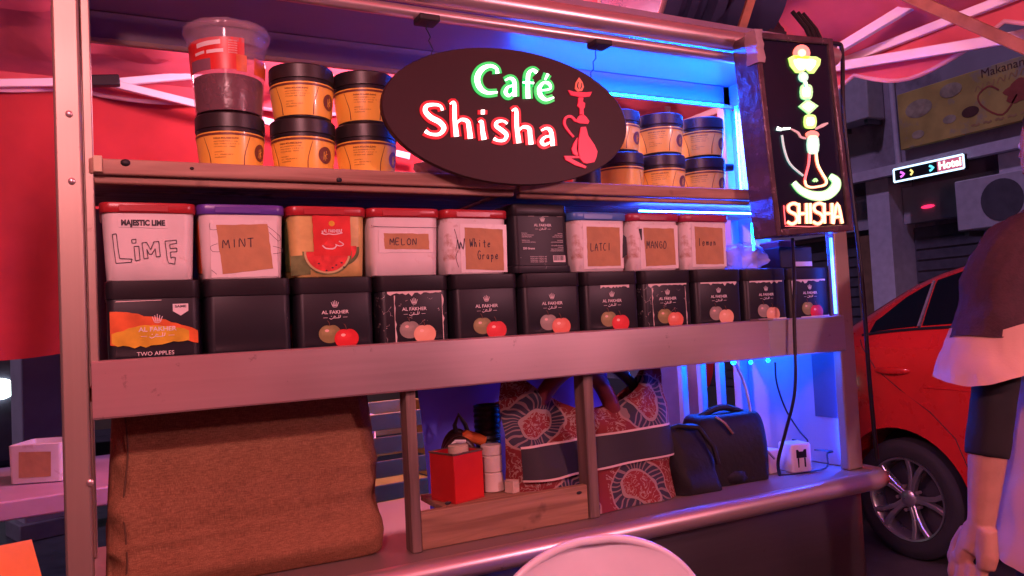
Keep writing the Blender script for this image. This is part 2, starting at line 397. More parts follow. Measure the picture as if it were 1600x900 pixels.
tent = thing('canopy_tent', 'red fabric folding tent with white frame standing over the stall', 'tent', ((EX0+EX1)/2, (EY0+EY1)/2, 0))
g = MB(); NX, NY = 90, 90
for j in range(NY+1):
    for i in range(NX+1):
        x, y = EX0+(EX1-EX0)*i/NX, EY0+(EY1-EY0)*j/NY
        k = min((x-EX0)*(EX1-x)/4, (y-EY0)*(EY1-y)/4, .25)*4
        w = 1.7*(.022*math.sin(15*y+3*math.sin(1.9*x)+1.5*x) + .012*math.sin(31*y+2*x+4*math.sin(1.1*x)) + .010*math.sin(19*x+3*y))*k
        g.v.append((x, y, roof_z(x, y)+w))
for j in range(NY):
    for i in range(NX):
        a = j*(NX+1)+i; g.f.append((a, a+1, a+NX+2, a+NX+1))
ob('canopy', g, TENT, tent, smooth=180, world=True)


def valance(p0, p1, n, drop):
    """scalloped edge strip with a pale hem"""
    p0, p1 = Vector(p0), Vector(p1); g, t = MB(), MB(); m = n*12
    d = (p1-p0); nn = Vector((-d.y, d.x, 0)).normalized()
    top, bot = [], []
    for i in range(m+1):
        q = p0 + d*(i/m); a = (i % 12)/12 if i < m else 1
        z = EZ - drop*(.45 + .55*abs(math.sin(math.pi*i/12)))
        sway = nn*(.018*math.sin(i*.55))
        top.append((q.x, q.y, EZ+.01)); bot.append((q.x+sway.x, q.y+sway.y, z))
    g.loft([top, bot], cap=False, closed=False)
    t.tube(bot, .008, 6)
    o = ob('valance', g, TENT, tent, smooth=180, world=True)
    h = ob('hem', MBshift(t, tent.location), TRIM, o, smooth=60)
    return o


def MBshift(mb, off):
    m2 = MB(); m2.v = [(v[0]-off[0], v[1]-off[1], v[2]-off[2]) for v in mb.v]; m2.f = mb.f; return m2


valance((EX1, EY1, 0), (EX1, EY0, 0), 9, .16)
valance((EX0, EY1, 0), (EX1, EY1, 0), 9, .07)
valance((EX0, EY0, 0), (EX0, EY1, 0), 9, .16)
# frame tubes
for a, b_ in (((EX1, EY1), (EX1, EY0)), ((EX0, EY1), (EX0, EY0)), ((EX0, EY0), (EX1, EY0))):
    g = MB(); g.obox((a[0]*.99, a[1]*.995, EZ-.02), (b_[0]*.99, b_[1]*.995, EZ-.02), .022, .03); ob('eave_bar', g, FRAME, tent, world=True, bevel=.003)
for p in ((EX0, EY0), (EX0, EY1), (EX1, EY1)):
    g = MB(); g.box(p[0]-.018, p[0]+.018, p[1]-.018, p[1]+.018, 0, EZ-.03); ob('tent_leg', g, FRAME, tent, world=True, bevel=.003)
for p in ((EX0, EY0), (EX0, EY1), (EX1, EY1), (EX1, EY0)):
    g = MB(); g.obox((p[0]*.985, p[1]*.985, EZ-.01), (RX1 if p[0] > 0 else RX0, RYM, RZ-.03), .025, .03); ob('rafter', g, FRAMEB if p == (EX1, EY0) else FRAME, tent, world=True, bevel=.003)
# scissor bars of the back side (seen over the shelf) and of the right side
YB = 2.96
bars = [(at(-60, 131, Y=YB), at(187, 127, Y=YB), FRAME), (at(187, 128, Y=YB), at(470, 103, Y=YB), FRAME), (at(165, 128, Y=YB), at(640, 245, Y=YB-.02), FRAME),
        (at(430, 150, Y=YB-.05), at(560, 96, Y=YB-.05), FRAME), (at(545, 140, Y=YB-.08), at(640, 100, Y=YB-.08), FRAME)]
for a, b_, m_ in bars:
    g = MB(); g.obox(a, b_, .018, .027); ob('scissor_bar', g, m_, tent, world=True, bevel=.003)
g = MB(); g.obox(at(140, 127, Y=YB-.03), at(187, 126, Y=YB-.03), .03, .038); ob('bar_joint', g, BLK, tent, world=True, bevel=.004)
XB = 2.36
for a, b_, m_ in ((at(1200, 122, X=XB), at(1700, 40, X=XB), FRAME), (at(1230, 125, X=XB-.05), at(1450, -8, X=XB-.05), FRAME), (at(1340, -40, X=XB-.2), at(1640, 92, X=XB-.1), FRAMEB)):
    g = MB(); g.obox(a, b_, .022, .034); ob('scissor_bar', g, m_, tent, world=True, bevel=.003)
g = MB(); g.tube([at(1575, 64, X=XB-.03), at(1615, 52, X=XB-.03)], .022, 10); ob('bar_joint', g, mat('grey_bracket', (.35, .3, .35), .4), tent, world=True)

# cloth wall at the back, gathered up along its lower edge
g = MB(); NX, NZ = 160, 30
for j in range(NZ+1):
    for i in range(NX+1):
        x = EX0 + (EX1-.25-EX0)*i/NX; t = j/NZ
        zb = 1.27 + .05*math.sin(1.7*x+.6) + .02*math.sin(6*x) + (.10 if x > .3 else 0)*min(1, (x-.3)*2)
        z = (EZ-.03)*(1-t) + zb*t
        y = EY1+.03 + .035*t*math.sin(9*x+2*math.sin(3*x)) + .012*math.sin(24*x+4*t)*t + .02*math.sin(5*t+3*x)
        g.v.append((x, y, z))
for j in range(NZ):
    for i in range(NX):
        a = j*(NX+1)+i; g.f.append((a, a+1, a+NX+2, a+NX+1))
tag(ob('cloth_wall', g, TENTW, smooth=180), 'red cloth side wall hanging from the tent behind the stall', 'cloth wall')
# unseen cloth wall added behind the viewer for the steel to reflect
g = MB()
for j in range(13):
    for i in range(81):
        x = EX0+.1 + 2.9*i/80; t = j/12
        g.v.append((x, EY0-.03 + .05*t*math.sin(8*x)+.02*math.sin(19*x+3*t), (EZ-.03)*(1-t)+.35*t))
for j in range(12):
    for i in range(80):
        a = j*81+i; g.f.append((a, a+1, a+82, a+81))
tag(ob('cloth_wall', g, TENTW, smooth=180), 'long red cloth wall added opposite the stall for steel reflections', 'cloth wall')


def pendant(loc, power, col, label, rad=.07):
    t = thing('hanging_lamp', label, 'lamp', loc)
    g = MB(); g.lathe([(.005, .075), (.02, .07), (.024, .05), (.05, .0), (.055, -.03), (.045, -.06), (.02, -.075)], 20); ob('bulb', g, emit('bulb_glow_%d' % power, col, 6), t, smooth=80)
    g = MB(); g.lathe([(.026, .06), (.028, .13), (.012, .14)], 16); ob('socket', g, BLK, t)
    g = MB(); g.tube([(0, 0, .13), (0, 0, roof_z(loc[0], loc[1])-loc[2]-.02)], .004, 6); ob('cord', g, BLK, t)
    ld = bpy.data.lights.new('bulb_light', 'POINT'); ld.energy = power; ld.color = col; ld.shadow_soft_size = rad
    lo = bpy.data.objects.new('bulb_light', ld); COL.objects.link(lo); lo.parent = t; lo.location = (0, 0, -.14)
    return t


pendant((-.25, -.15, 2.34), LAMP_MAIN, (1, .40, .44), 'glowing pink bulb hanging under the tent ridge by the stall')
pendant((2.05, -.85, 2.12), LAMP_SIDE, (1, .40, .50), 'smaller pink bulb hanging near the tent corner towards the street')

pendant((.85, 2.35, 2.33), LAMP_BACK, (1, .36, .50), 'pink bulb hanging behind the stall in front of the cloth wall')

# ------------------------------------------------------------------ the cart
FY = 1.38                                                    # front plane of the stall
cart = thing('market_cart', 'steel street stall cart with roof, wooden shelf and rounded counter', 'market stall', (.82, 1.58, 0))


def part(name, g, m, bevel=0, smooth=40, parent=None, **k):
    if parent is None: return ob(name, g, m, cart, bevel=bevel, smooth=smooth, world=True, **k)
    return ob(name, MBshift(g, cart.location), m, parent, bevel=bevel, smooth=smooth, **k)


XR = 1.665
g = MB(); g.box(-.086, -.048, 1.372, 1.410, .875, 2.03); pl = part('corner_post', g, STEELV, .004)
g = MB(); g.box(-.0465, -.033, 1.377, 1.405, 1.262, 2.03); part('post_flange', g, STEELV, .002)
g = MB(); g.box(1.638, 1.690, 1.378, 1.405, .875, 1.93); part('corner_post', g, STEELV, .004)
for x in (-.07, 1.655):
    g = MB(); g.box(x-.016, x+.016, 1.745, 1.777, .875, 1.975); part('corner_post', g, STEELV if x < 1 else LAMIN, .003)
# screw heads on the left post
for (px, py) in ((108, 178), (112, 283), (141, 754)):
    c = at(px, py, Y=1.372); g = MB(); g.loft([[(c.x+r_*math.cos(a), y_, c.z+r_*math.sin(a)) for a in [k*math.pi/6 for k in range(12)]] for r_, y_ in ((.0055, 1.3725), (.005, 1.369), (.0025, 1.3675))]); part('screw', g, STEEL, parent=pl)
# roof: ceiling sheet, rolled front edge, lip, back beam
g = MB(); g.box(-.10, 1.71, 1.385, 1.79, 1.976, 1.99); part('roof', g, ROOFM)
g = MB(); g.tube([(-.12+.1*i, 1.372, 1.944) for i in range(19)], .0235, 16); part('roof_edge_tube', g, STEEL, smooth=60)
g = MB(); g.tube([(-.12+.1*i, 1.385, 1.908) for i in range(19)], .0125, 12); part('roof_lip', g, STEEL, smooth=60)
g = MB(); g.box(-.11, 1.70, 1.745, 1.765, 1.912, 1.975); part('back_beam', g, ROOFM, .002)
g = MB(); g.box(-.11, 1.70, 1.735, 1.7445, 1.906, 1.916); part('beam_trim', g, mat('beam_trim_paint', (.4, .25, .2), .5), .001)
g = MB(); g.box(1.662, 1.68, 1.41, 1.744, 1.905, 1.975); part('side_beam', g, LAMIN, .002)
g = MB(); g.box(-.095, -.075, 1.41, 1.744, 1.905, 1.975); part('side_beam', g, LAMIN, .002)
# upper shelf: two wooden boards, front slats
for x0, x1, dz in ((-.044, .724, 0), (.727, 1.655, -.006)):
    g = MB(); g.box(x0, x1, 1.384, 1.56, 1.572+dz, 1.590+dz); part('shelf_plank', g, WOODS, .002)
    g = MB(); g.box(x0, x1, 1.562, 1.74, 1.571+dz, 1.589+dz); part('shelf_plank', g, WOODS, .002)
    g = MB(); g.box(x0+.004, x1-.002, 1.374, 1.383, 1.566+dz, 1.592+dz); part('shelf_edging', g, WOODS, .003)
    g = MB(); g.box(x0+.006, x1-.002, 1.384, 1.40, 1.553+dz*.5, 1.5655+dz); part('shelf_edging', g, WOODS, .003)
for k, (px, py) in enumerate(((196, 254), (530, 281), (300, 263))):
    c = at(px, py, Y=1.373); g = MB(); g.sphere((c.x, 1.3735, c.z), .0075-.002*k, 8, 5, (1, .5, .8)); part('nail_knot', g, BLKM)
g = MB(); c = at(152, 257, Y=1.37); g.box(c.x-.006, c.x+.007, 1.366, 1.3735, c.z-.012, c.z+.014); part('tape_piece', g, mat('cream_tape', (.6, .48, .3), .5), .001)
# lower shelf and its steel apron
g = MB(); g.box(-.05, 1.655, 1.398, 1.76, 1.205, 1.226); part('lower_shelf', g, WOODB, .002)
g = MB()
prof = [(1.396, 1.270), (1.374, 1.2695), (1.3715, 1.267), (1.3715, 1.181), (1.374, 1.178), (1.396, 1.178), (1.396, 1.181), (1.3755, 1.182), (1.3755, 1.2655), (1.396, 1.266)]
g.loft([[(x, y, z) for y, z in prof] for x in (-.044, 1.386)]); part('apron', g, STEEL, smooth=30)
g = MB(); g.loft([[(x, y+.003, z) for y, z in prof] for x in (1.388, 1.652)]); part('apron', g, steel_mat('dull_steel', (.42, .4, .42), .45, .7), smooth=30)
g = MB(); g.box(1.352, 1.40, 1.3685, 1.396, 1.2705, 1.2735); part('apron_cover_strip', g, STEEL)
# dark board behind the tubs
g = MB(); g.box(-.05, 1.20, 1.764, 1.772, 1.227, 1.57); part('back_board', g, mat('dark_back_board', (.06, .045, .05), .6, var=.2), .001)
# right side: white laminate panel in the lower bay, side rails above
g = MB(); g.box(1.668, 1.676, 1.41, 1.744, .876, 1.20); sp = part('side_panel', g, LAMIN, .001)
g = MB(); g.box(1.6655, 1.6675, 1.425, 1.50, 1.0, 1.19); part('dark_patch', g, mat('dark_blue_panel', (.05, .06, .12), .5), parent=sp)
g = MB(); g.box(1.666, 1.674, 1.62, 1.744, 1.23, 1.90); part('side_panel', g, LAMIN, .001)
for y in (1.50, 1.58):
    g = MB(); g.box(1.65, 1.672, y, y+.018, 1.592, 1.905); part('side_rail', g, LAMIN, .002)
for x in (1.42, 1.49, 1.56):
    g = MB(); g.box(x-.010, x+.010, 1.735, 1.755, .876, 1.205); part('back_rail', g, LAMIN, .002)
# counter with rolled edge, and the cabinet below
g = MB(); g.box(-.10, 1.705, 1.315, 1.84, .852, .874); part('counter_top', g, steel_mat('counter_steel', (.30, .24, .22), .45, .5), .002)
g = MB(); pth = [(-.105+.1*i, 1.318, .858) for i in range(17)] + [(1.60, 1.318, .858), (1.65, 1.318, .858), (1.683, 1.326, .858), (1.703, 1.348, .858)] + [(1.707, 1.4+.1*i, .858) for i in range(5)]
g.tube(pth, .0225, 16); part('counter_edge', g, STEEL, smooth=60)
g = MB()
ring = lambda z: rrect(.872, .24, .06, z, (.80, 1.585), 6)
g.loft([ring(.10), ring(.85)]); part('cabinet', g, STEELD, smooth=40)
for x, y in ((.1, 1.42), (1.52, 1.42), (.1, 1.75), (1.52, 1.75)):
    g = MB(); g.loft([[(x+w, y+.05*math.cos(a), .05+.05*math.sin(a)) for a in [k*math.pi/8 for k in range(16)]] for w in (-.014, .014)]); part('caster_wheel', g, BLKM)
    g = MB(); g.box(x-.02, x-.016, y-.015, y+.015, .04, .105); g.box(x+.016, x+.02, y-.015, y+.015, .04, .105); part('caster_fork', g, STEELD)
# wooden dividers and low board of the lower bay
a = at(640, 868, Z=.8755)
g = MB(); g.box(.472, .492, 1.388, 1.425, .8745, 1.204); part('divider_post', g, WOODP, .002)
g = MB(); g.box(.868, .892, 1.392, 1.432, .8745, 1.204); part('divider_post', g, WOODP, .002)
g = MB(); g.box(.4935, .8665, 1.397, 1.413, .8745, .946); part('low_board', g, WOODB, .002)
g = MB(); g.box(.56, .8665, 1.4145, 1.58, .925, .937); part('bay_plank', g, WOODB, .002)
for px, py in ((700, 786), (905, 770)):
    c = at(px, py, Y=1.397); g = MB(); g.sphere((c.x, 1.397, c.z), .005, 8, 5, (1.4, .25, .7)); part('knot', g, BLKM)
# blue LED strips (lit)
def led(a, b_, m_=LEDM, w=.006):
    g = MB(); g.obox(a, b_, w, w*.6); return part('led_strip', g, m_)
led((.92, 1.7305, 1.9105), (1.62, 1.7305, 1.9105), LEDC, .005)
led((1.05, 1.412, 1.93), (1.63, 1.412, 1.93), LEDC, .007)
led((1.634, 1.384, 1.275), (1.634, 1.384, 1.47), emit('dim_blue_led', (.01, .09, 1), 22), .006)
led((1.645, 1.60, 1.60), (1.645, 1.60, 1.90), LEDC, .006)
led((1.645, 1.70, 1.60), (1.645, 1.70, 1.90), LEDC, .006)
led((1.12, 1.50, 1.548), (1.62, 1.50, 1.548), LEDM, .005)
led((1.60, 1.62, 1.26), (1.60, 1.62, 1.54), LEDC, .006)
led((1.664, 1.415, .90), (1.664, 1.415, 1.19), LEDM, .004)
led((1.30, 1.66, 1.199), (1.64, 1.66, 1.199), LEDC, .008)
for px, py in ((1146, 566), (1173, 566), (1200, 563)):
    c = at(px, py, Y=1.43); g = MB(); g.sphere(c, .0065 if px < 1150 else .005, 10, 6); part('led_bulb', g, emit('led_bulb_glow', (.0, .035, 1), 130))
    g = MB(); g.tube([c+Vector((0, .004, .004)), c+Vector((0, .02, .03))], .003, 6); part('led_wire', g, BLK)
# crossbar glimpsed behind the jars
g = MB(); g.tube([(1.43, 1.62, 1.69), (1.52, 1.60, 1.692)], .011, 10); part('clamp_handle', g, BLK)

# blue sheet hanging at the back of the lower bay
g = MB()
for j in range(13):
    for i in range(31):
        x = .60 + .52*i/30; t = j/12
        g.v.append((x, 1.70+.02*math.sin(16*x+2*t)+.012*math.sin(31*x)-.05*t, 1.203*(1-t)+.88*t))
for j in range(12):
    for i in range(30):
        a = j*31+i; g.f.append((a, a+1, a+32, a+31))
tag(ob('blue_sheet', g, cloth_mat('blue_plastic_sheet', (.14, .17, .85), tl=.4), smooth=180), 'blue plastic sheet hanging at the back of the lower shelf bay', 'plastic sheet')

# ------------------------------------------------------------------ oval sign
SY = 1.338
osg = thing('oval_sign', 'dark oval lit sign reading Cafe Shisha hung above the wooden shelf', 'sign', at(802, 183, Y=SY))
c0 = osg.location
hw, hh = .272, .136
g = MB()
g.loft([[(hw*s_*math.cos(a), y_, hh*s_*math.sin(a)) for a in [2*math.pi*k/72 for k in range(72)]] for s_, y_ in ((.985, .012), (1, .008), (1, -.002), (.992, -.004))])
ob('board', g, mat('dark_maroon_acrylic', (.030, .010, .012), .5, var=.2, vs=3, rvar=.06, spec=.25), osg, smooth=35)


def fo(u, v, h):                                             # zoomed photo coordinates -> sign face
    p = at(600+u/3.75, 60+v/3.75, Y=SY); return (p.x-c0.x, -.0045-h, p.z-c0.z)


GREEN_E = emit('green_letter_halo', (0.0, .8, .14), .85, (.02, .1, .04)); GREEN_C = emit('green_letter_core', (.72, 1, .86), 2.6)
RED_E = emit('red_letter_halo', (1, .005, .015), .85, (.1, .01, .01)); RED_C = emit('red_letter_core', (1, .86, .78), 2.8)
LET = {'C': [([(655, 212), (648, 182), (610, 168), (562, 190), (537, 240), (552, 295), (595, 325), (655, 322)], [24, 16, 20, 34, 36, 32, 20, 12])],
       'a': [([(700, 252), (730, 240), (753, 262), (756, 345)], [10, 16, 24, 26]), ([(750, 282), (715, 293), (702, 322), (722, 342), (750, 322)], [12, 16, 22, 18, 12])],
       'f': [([(885, 208), (862, 192), (836, 216), (832, 290), (834, 358)], [22, 16, 24, 26, 28]), ([(803, 264), (868, 268)], [12, 12])],
       'e': [([(905, 312), (962, 302), (956, 272), (925, 266), (900, 298), (908, 342), (940, 365), (984, 352)], [10, 12, 18, 16, 26, 28, 18, 10]), ([(934, 248), (950, 215)], [10, 18])],
       'S': [([(334, 428), (322, 402), (285, 394), (242, 402), (234, 432), (265, 468), (318, 497), (342, 532), (316, 566), (265, 566), (233, 548)], [16, 14, 18, 26, 28, 32, 32, 30, 22, 16, 24])],
       'h': [([(378, 390), (402, 386), (406, 480), (416, 580)], [8, 22, 26, 32]), ([(412, 510), (442, 482), (480, 492), (490, 535), (497, 592)], [10, 18, 26, 28, 32])],
       'i': [([(570, 425), (570, 450)], [24, 24]), ([(546, 496), (562, 494), (568, 545), (577, 598)], [6, 22, 26, 32])],
       's': [([(712, 505), (690, 490), (655, 494), (648, 518), (682, 545), (708, 570), (695, 600), (660, 604), (634, 592)], [12, 12, 20, 24, 26, 24, 20, 14, 20])],
       'h2': [([(740, 430), (764, 426), (768, 520), (780, 618)], [8, 22, 26, 30]), ([(776, 548), (806, 524), (840, 534), (846, 575), (852, 626)], [10, 18, 26, 26, 30])],
       'a2': [([(912, 545), (942, 532), (968, 552), (978, 634)], [10, 16, 24, 26]), ([(970, 575), (930, 585), (913, 610), (930, 628), (966, 612)], [12, 16, 22, 18, 12])]}
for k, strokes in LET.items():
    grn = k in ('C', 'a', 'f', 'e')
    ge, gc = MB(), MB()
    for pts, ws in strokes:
        ge.stroke(pts, [w*.9+34 for w in ws], fo, 0, .002, sub=5)  # wider glowing layer imitates the coloured halo round the letter
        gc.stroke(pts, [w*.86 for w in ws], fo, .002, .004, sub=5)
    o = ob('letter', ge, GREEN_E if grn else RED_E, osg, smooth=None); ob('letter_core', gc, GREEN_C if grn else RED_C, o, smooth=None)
HK = emit('dim_red_acrylic', (1, .012, .05), .55, (.5, .02, .05)); HK2 = emit('dim_orange_acrylic', (1, .12, .08), .6, (.5, .1, .05))
hk = MB()
for poly in ([(1070, 308), (1100, 318), (1175, 322), (1208, 318), (1195, 345), (1145, 350), (1085, 338)],
             [(1130, 352), (1158, 352), (1155, 375), (1168, 385), (1166, 408), (1158, 420), (1160, 452), (1138, 450), (1138, 415), (1124, 400), (1128, 380)],
             [(1138, 455), (1164, 455), (1175, 466), (1192, 490), (1186, 505), (1140, 502), (1112, 492), (1128, 464)],
             [(1144, 525), (1172, 522), (1186, 575), (1222, 628), (1240, 668), (1234, 700), (1222, 728), (1180, 737), (1160, 733), (1138, 708), (1130, 668), (1130, 600)],
             [(1124, 585), (1102, 618), (1090, 650), (1098, 680), (1120, 692), (1128, 690), (1118, 652)],
             [(1046, 692), (1128, 694), (1145, 705), (1082, 706), (1176, 754), (1170, 765), (1110, 746), (1055, 716)]):
    hk.prism(poly, fo, 0, .003)
hk.stroke([(1114, 488), (1085, 462), (1056, 470), (1048, 505), (1070, 545), (1102, 582)], [14, 14, 15, 14, 12, 10], fo, 0, .003, sub=5)
ob('hookah_emblem', hk, HK, osg, smooth=None)
fl = MB(); fl.prism([(1133, 235), (1114, 265), (1110, 300), (1126, 316), (1150, 313), (1161, 290), (1152, 262)], fo, 0, .003); ob('flame_emblem', fl, HK2, osg, smooth=None)
fl = MB(); fl.stroke([(1128, 262), (1122, 285), (1130, 302)], [5, 7, 4], fo, .003, .0035); fl.stroke([(1147, 268), (1145, 290), (1138, 302)], [4, 6, 4], fo, .003, .0035); ob('flame_line', fl, BLK, osg, smooth=None)
# hanging magnets and wires
for (mx, my), (wx, wy) in (((667, 36), (678, 88)), ((937, 73), (921, 117))):
    m0 = at(mx, my, Y=1.372); t = Vector((m0.x, 1.378, 1.893))
    g = MB(); g.box(m0.x-.021, m0.x+.021, 1.352, 1.392, 1.8835, 1.8965); ob('hanger_block', MBshift(g, c0), BLKM, osg, bevel=.003)
    w = at(wx, wy, Y=SY); pts = [t+(Vector((w.x, SY-.001, w.z-.012))-t)*k/10 + Vector((.003*math.sin(k*2.1), 0, 0)) for k in range(11)]
    g = MB(); g.tube(pts, .0012, 6); ob('hanging_wire', MBshift(g, c0), BLKM, osg)

# ------------------------------------------------------------------ upright light box SHISHA
VY = 1.285
P = [at(x, y, Y=VY) for x, y in ((1174, 44), (1306, 64), (1331, 358), (1219, 371))]
lb = thing('light_box_sign', 'tall dark light box with colourful hookah and SHISHA lettering by the end post', 'sign', (P[3]+P[2])/2)
b0 = lb.location
q = [(p-b0) for p in P]
cx = (q[0]+q[1]+q[2]+q[3])/4; upv = ((q[0]+q[1])/2-(q[2]+q[3])/2); Hh = upv.length/2; upv.normalize(); rtv = Vector((upv.z, 0, -upv.x)); Wh = ((q[1]-q[0]).dot(rtv)+(q[2]-q[3]).dot(rtv))/4
def lbp(u, v, d): return cx + rtv*u + upv*v + Vector((0, d, 0))
g = MB(); fr = .016
for u0, u1, v0, v1 in ((-Wh, -Wh+fr, -Hh, Hh), (Wh-fr, Wh, -Hh, Hh), (-Wh+fr, Wh-fr, Hh-fr, Hh), (-Wh+fr, Wh-fr, -Hh, -Hh+fr)):
    gg = MB(); gg.add([lbp(u, v, d) for u in (u0, u1) for d in (0, .075) for v in (v0, v1)], [(0, 1, 3, 2), (4, 6, 7, 5), (0, 4, 5, 1), (2, 3, 7, 6), (0, 2, 6, 4), (1, 5, 7, 3)])
    ob('frame_bar', gg, mat('taped_dark_frame', (.10, .06, .08), .25, .3, var=.3, vs=25, bump=.8, bs=30), lb, bevel=.003)
g = MB(); g.add([lbp(u, v, d) for u in (-Wh+fr, Wh-fr) for d in (.008, .07) for v in (-Hh+fr, Hh-fr)], [(0, 1, 3, 2), (4, 6, 7, 5), (0, 4, 5, 1), (2, 3, 7, 6), (0, 2, 6, 4), (1, 5, 7, 3)])
ob('panel', g, mat('dark_violet_panel', (.010, .009, .028), .25, var=.2, vs=4, spec=.25), lb)
# crumpled clear tape on the upper corner
g = MB(); rnd = random.Random(3); rr_ = []
for k in range(8):
    v_ = Hh+.004-.011*k
    rr_.append([lbp(-Wh+u_+rnd.uniform(-.003, .002), v_, d_+rnd.uniform(-.003, .002)) for u_, d_ in ((-.003, -.003), (.009, -.004), (.02, -.003), (.02, .01), (.009, .03), (-.003, .03))])
g.loft(rr_)
ob('tape_wrap', g, mat('crumpled_tape', (.55, .4, .45), .2, var=.2, bump=1, bs=40, alpha=.7), lb, smooth=30)
g = MB(); g.obox(lbp(Wh-.01, .02, .075), lbp(Wh-.01, .02, .1)+Vector((.03, .0, 0)), .02, .02); ob('bracket', g, STEELD, lb)


def fv(u, v, h):
    p = at(1160+u/2.647, 30+v/2.647, Y=VY+.006); return (p.x-b0.x, p.y-b0.y-h, p.z-b0.z)


def disc(c, rx, ry, n=18, rot=0, p=2.0):
    out = []
    for k in range(n):
        a = 2*math.pi*k/n; ca, sa = math.cos(a), math.sin(a)
        out.append((c[0]+rx*math.copysign(abs(ca)**(2/p), ca), c[1]+ry*math.copysign(abs(sa)**(2/p), sa)))
    return out
NEON = {'orange': ((1, .10, .012), 1.3), 'lime': ((.3, 1, .03), 1.0), 'green': ((.0, .8, .2), 1.0), 'teal': ((.05, .45, .42), .9), 'core': ((.9, 1, .85), 3), 'yellow': ((1, .78, .28), 2.4), 'red': ((1, .03, .03), 1.6), 'brown': ((.4, .25, .2), .35), 'cyan': ((.02, .75, .5), 1)}
NM = {k: emit('neon_'+k, c, s_) for k, (c, s_) in NEON.items()}
def neon(name, items, edge, core=None, grow=6):
    grow = grow*1.8  # edge layer spreads past the core to imitate its coloured glow
    e, c = MB(), MB()
    for it in items:
        if it[0] == 'p':
            cx_ = sum(p[0] for p in it[1])/len(it[1]); cy_ = sum(p[1] for p in it[1])/len(it[1])
            e.prism([(p[0]+grow*(p[0]-cx_)/max(1, math.hypot(p[0]-cx_, p[1]-cy_)), p[1]+grow*(p[1]-cy_)/max(1, math.hypot(p[0]-cx_, p[1]-cy_))) for p in it[1]], fv, 0, .002)
            c.prism([(cx_+(p[0]-cx_)*.78, cy_+(p[1]-cy_)*.78) for p in it[1]], fv, .002, .0035)
        else:
            e.stroke(it[1], [w+grow for w in it[2]], fv, 0, .002); c.stroke(it[1], it[2], fv, .002, .0035)
    o = ob(name, e, NM[edge], lb, smooth=None)
    if core: ob('glowing_core', c, NM[core], o, smooth=None)
neon('coal_light', [('p', disc((243, 141), 19, 19))], 'orange', 'yellow', 9)
neon('bowl_light', [('p', [(197, 166), (215, 158), (295, 162), (312, 170), (308, 190), (286, 218), (270, 216), (258, 200), (246, 214), (226, 216), (206, 194)])], 'lime', 'core', 6)
neon('stem_light', [('p', disc((250, 240), 10, 11))], 'cyan', 'core', 6)
neon('stem_light', [('p', disc((262, 302), 18, 24, p=4)), ('s', [(258, 260), (262, 285)], [8, 8])], 'green', 'core', 5)
neon('stem_light', [('p', [(240, 362), (268, 340), (302, 360), (272, 386)])], 'green', 'core', 6)
neon('stem_light', [('p', disc((278, 424), 18, 21, p=4))], 'lime', 'core', 5)
neon('stem_light', [('p', disc((287, 478), 19, 9))], 'orange', None, 5)
neon('stem_light', [('p', disc((290, 520), 19, 32, p=4))], 'cyan', 'core', 4)
neon('vase_light', [('s', [(276, 552), (272, 600), (262, 640), (256, 668)], [5, 5, 5, 5])], 'red', None, 2)
neon('vase_light', [('s', [(302, 552), (308, 600), (328, 640), (344, 668), (338, 686), (305, 694)], [7, 7, 7, 7, 6, 5])], 'orange', 'yellow', 3)
neon('vase_light', [('s', [(256, 668), (262, 688), (282, 696), (305, 694)], [5, 5, 5, 5])], 'orange', 'yellow', 3)
neon('hose_light', [('s', [(210, 676), (240, 708), (290, 730), (345, 728), (380, 700), (385, 670), (360, 648)], [8, 16, 22, 26, 26, 22, 8])], 'green', 'core', 9)
neon('hose_light', [('s', [(162, 480), (172, 540), (196, 600), (250, 648)], [6, 6, 6, 6])], 'teal', None, 1)
neon('mouthpiece_light', [('s', [(140, 452), (160, 458)], [14, 8]), ('s', [(165, 455), (195, 452)], [8, 5])], 'teal', 'core', 2)
neon('hand_light', [('s', [(200, 455), (228, 470), (240, 488), (262, 494)], [6, 10, 9, 8])], 'brown', None, 0)
neon('hand_light', [('s', [(300, 455), (330, 440), (352, 430)], [8, 14, 6])], 'brown', None, 0)
neon('vase_light', [('s', [(292, 672), (300, 662), (308, 672)], [8, 8, 8])], 'green', None, 1)
SG = {'S': [[(46, 8), (30, 0), (8, 10), (10, 32), (38, 48), (42, 72), (22, 86), (2, 76)]], 'H': [[(4, 0), (6, 84)], [(36, 0), (38, 84)], [(5, 44), (37, 42)]], 'I': [[(10, 0), (12, 84)]], 'A': [[(0, 86), (18, 2), (38, 84)], [(8, 58), (30, 56)]]}
xx = 181
for ch, wd in zip('SHISHA', (49, 45, 24, 48, 45, 44)):
    it = []
    for st in SG[ch]: it.append(('s', [(xx+x, 762+y+(xx-181)*-.005) for x, y in st], [7.5]*len(st)))
    e, c = MB(), MB()
    for _, st, w in it: e.stroke(st, [16]*len(st), fv, 0, .002, sub=4); c.stroke(st, w, fv, .002, .0035, sub=4)  # broad orange layer imitates the glow around each letter
    o = ob('letter', e, NM['orange'], lb, smooth=None); ob('glowing_core', c, NM['yellow'], o, smooth=None); xx += wd-4
g = MB()
for pts in ([(170, 770), (176, 850)], [(176, 856), (410, 860)], [(432, 770), (438, 850)]): g.stroke(pts, 3, fv, 0, .0015)
ob('border_light', g, NM['red'], lb, smooth=None)

# ------------------------------------------------------------------ tobacco tubs (upper row) and tins (lower row)
PITCH_T = .1493; YC = 1.474


def hwz(z): return .0655 + .0048*min(1, max(0, z/.115))


def ftub(u, v, h): return (u, -hwz(v)-.0004-h, v)
def fnorm(q):                                                # 0..1 front coordinates -> tub front
    return ((q[0]-.5)*.140, .001+q[1]*.112)


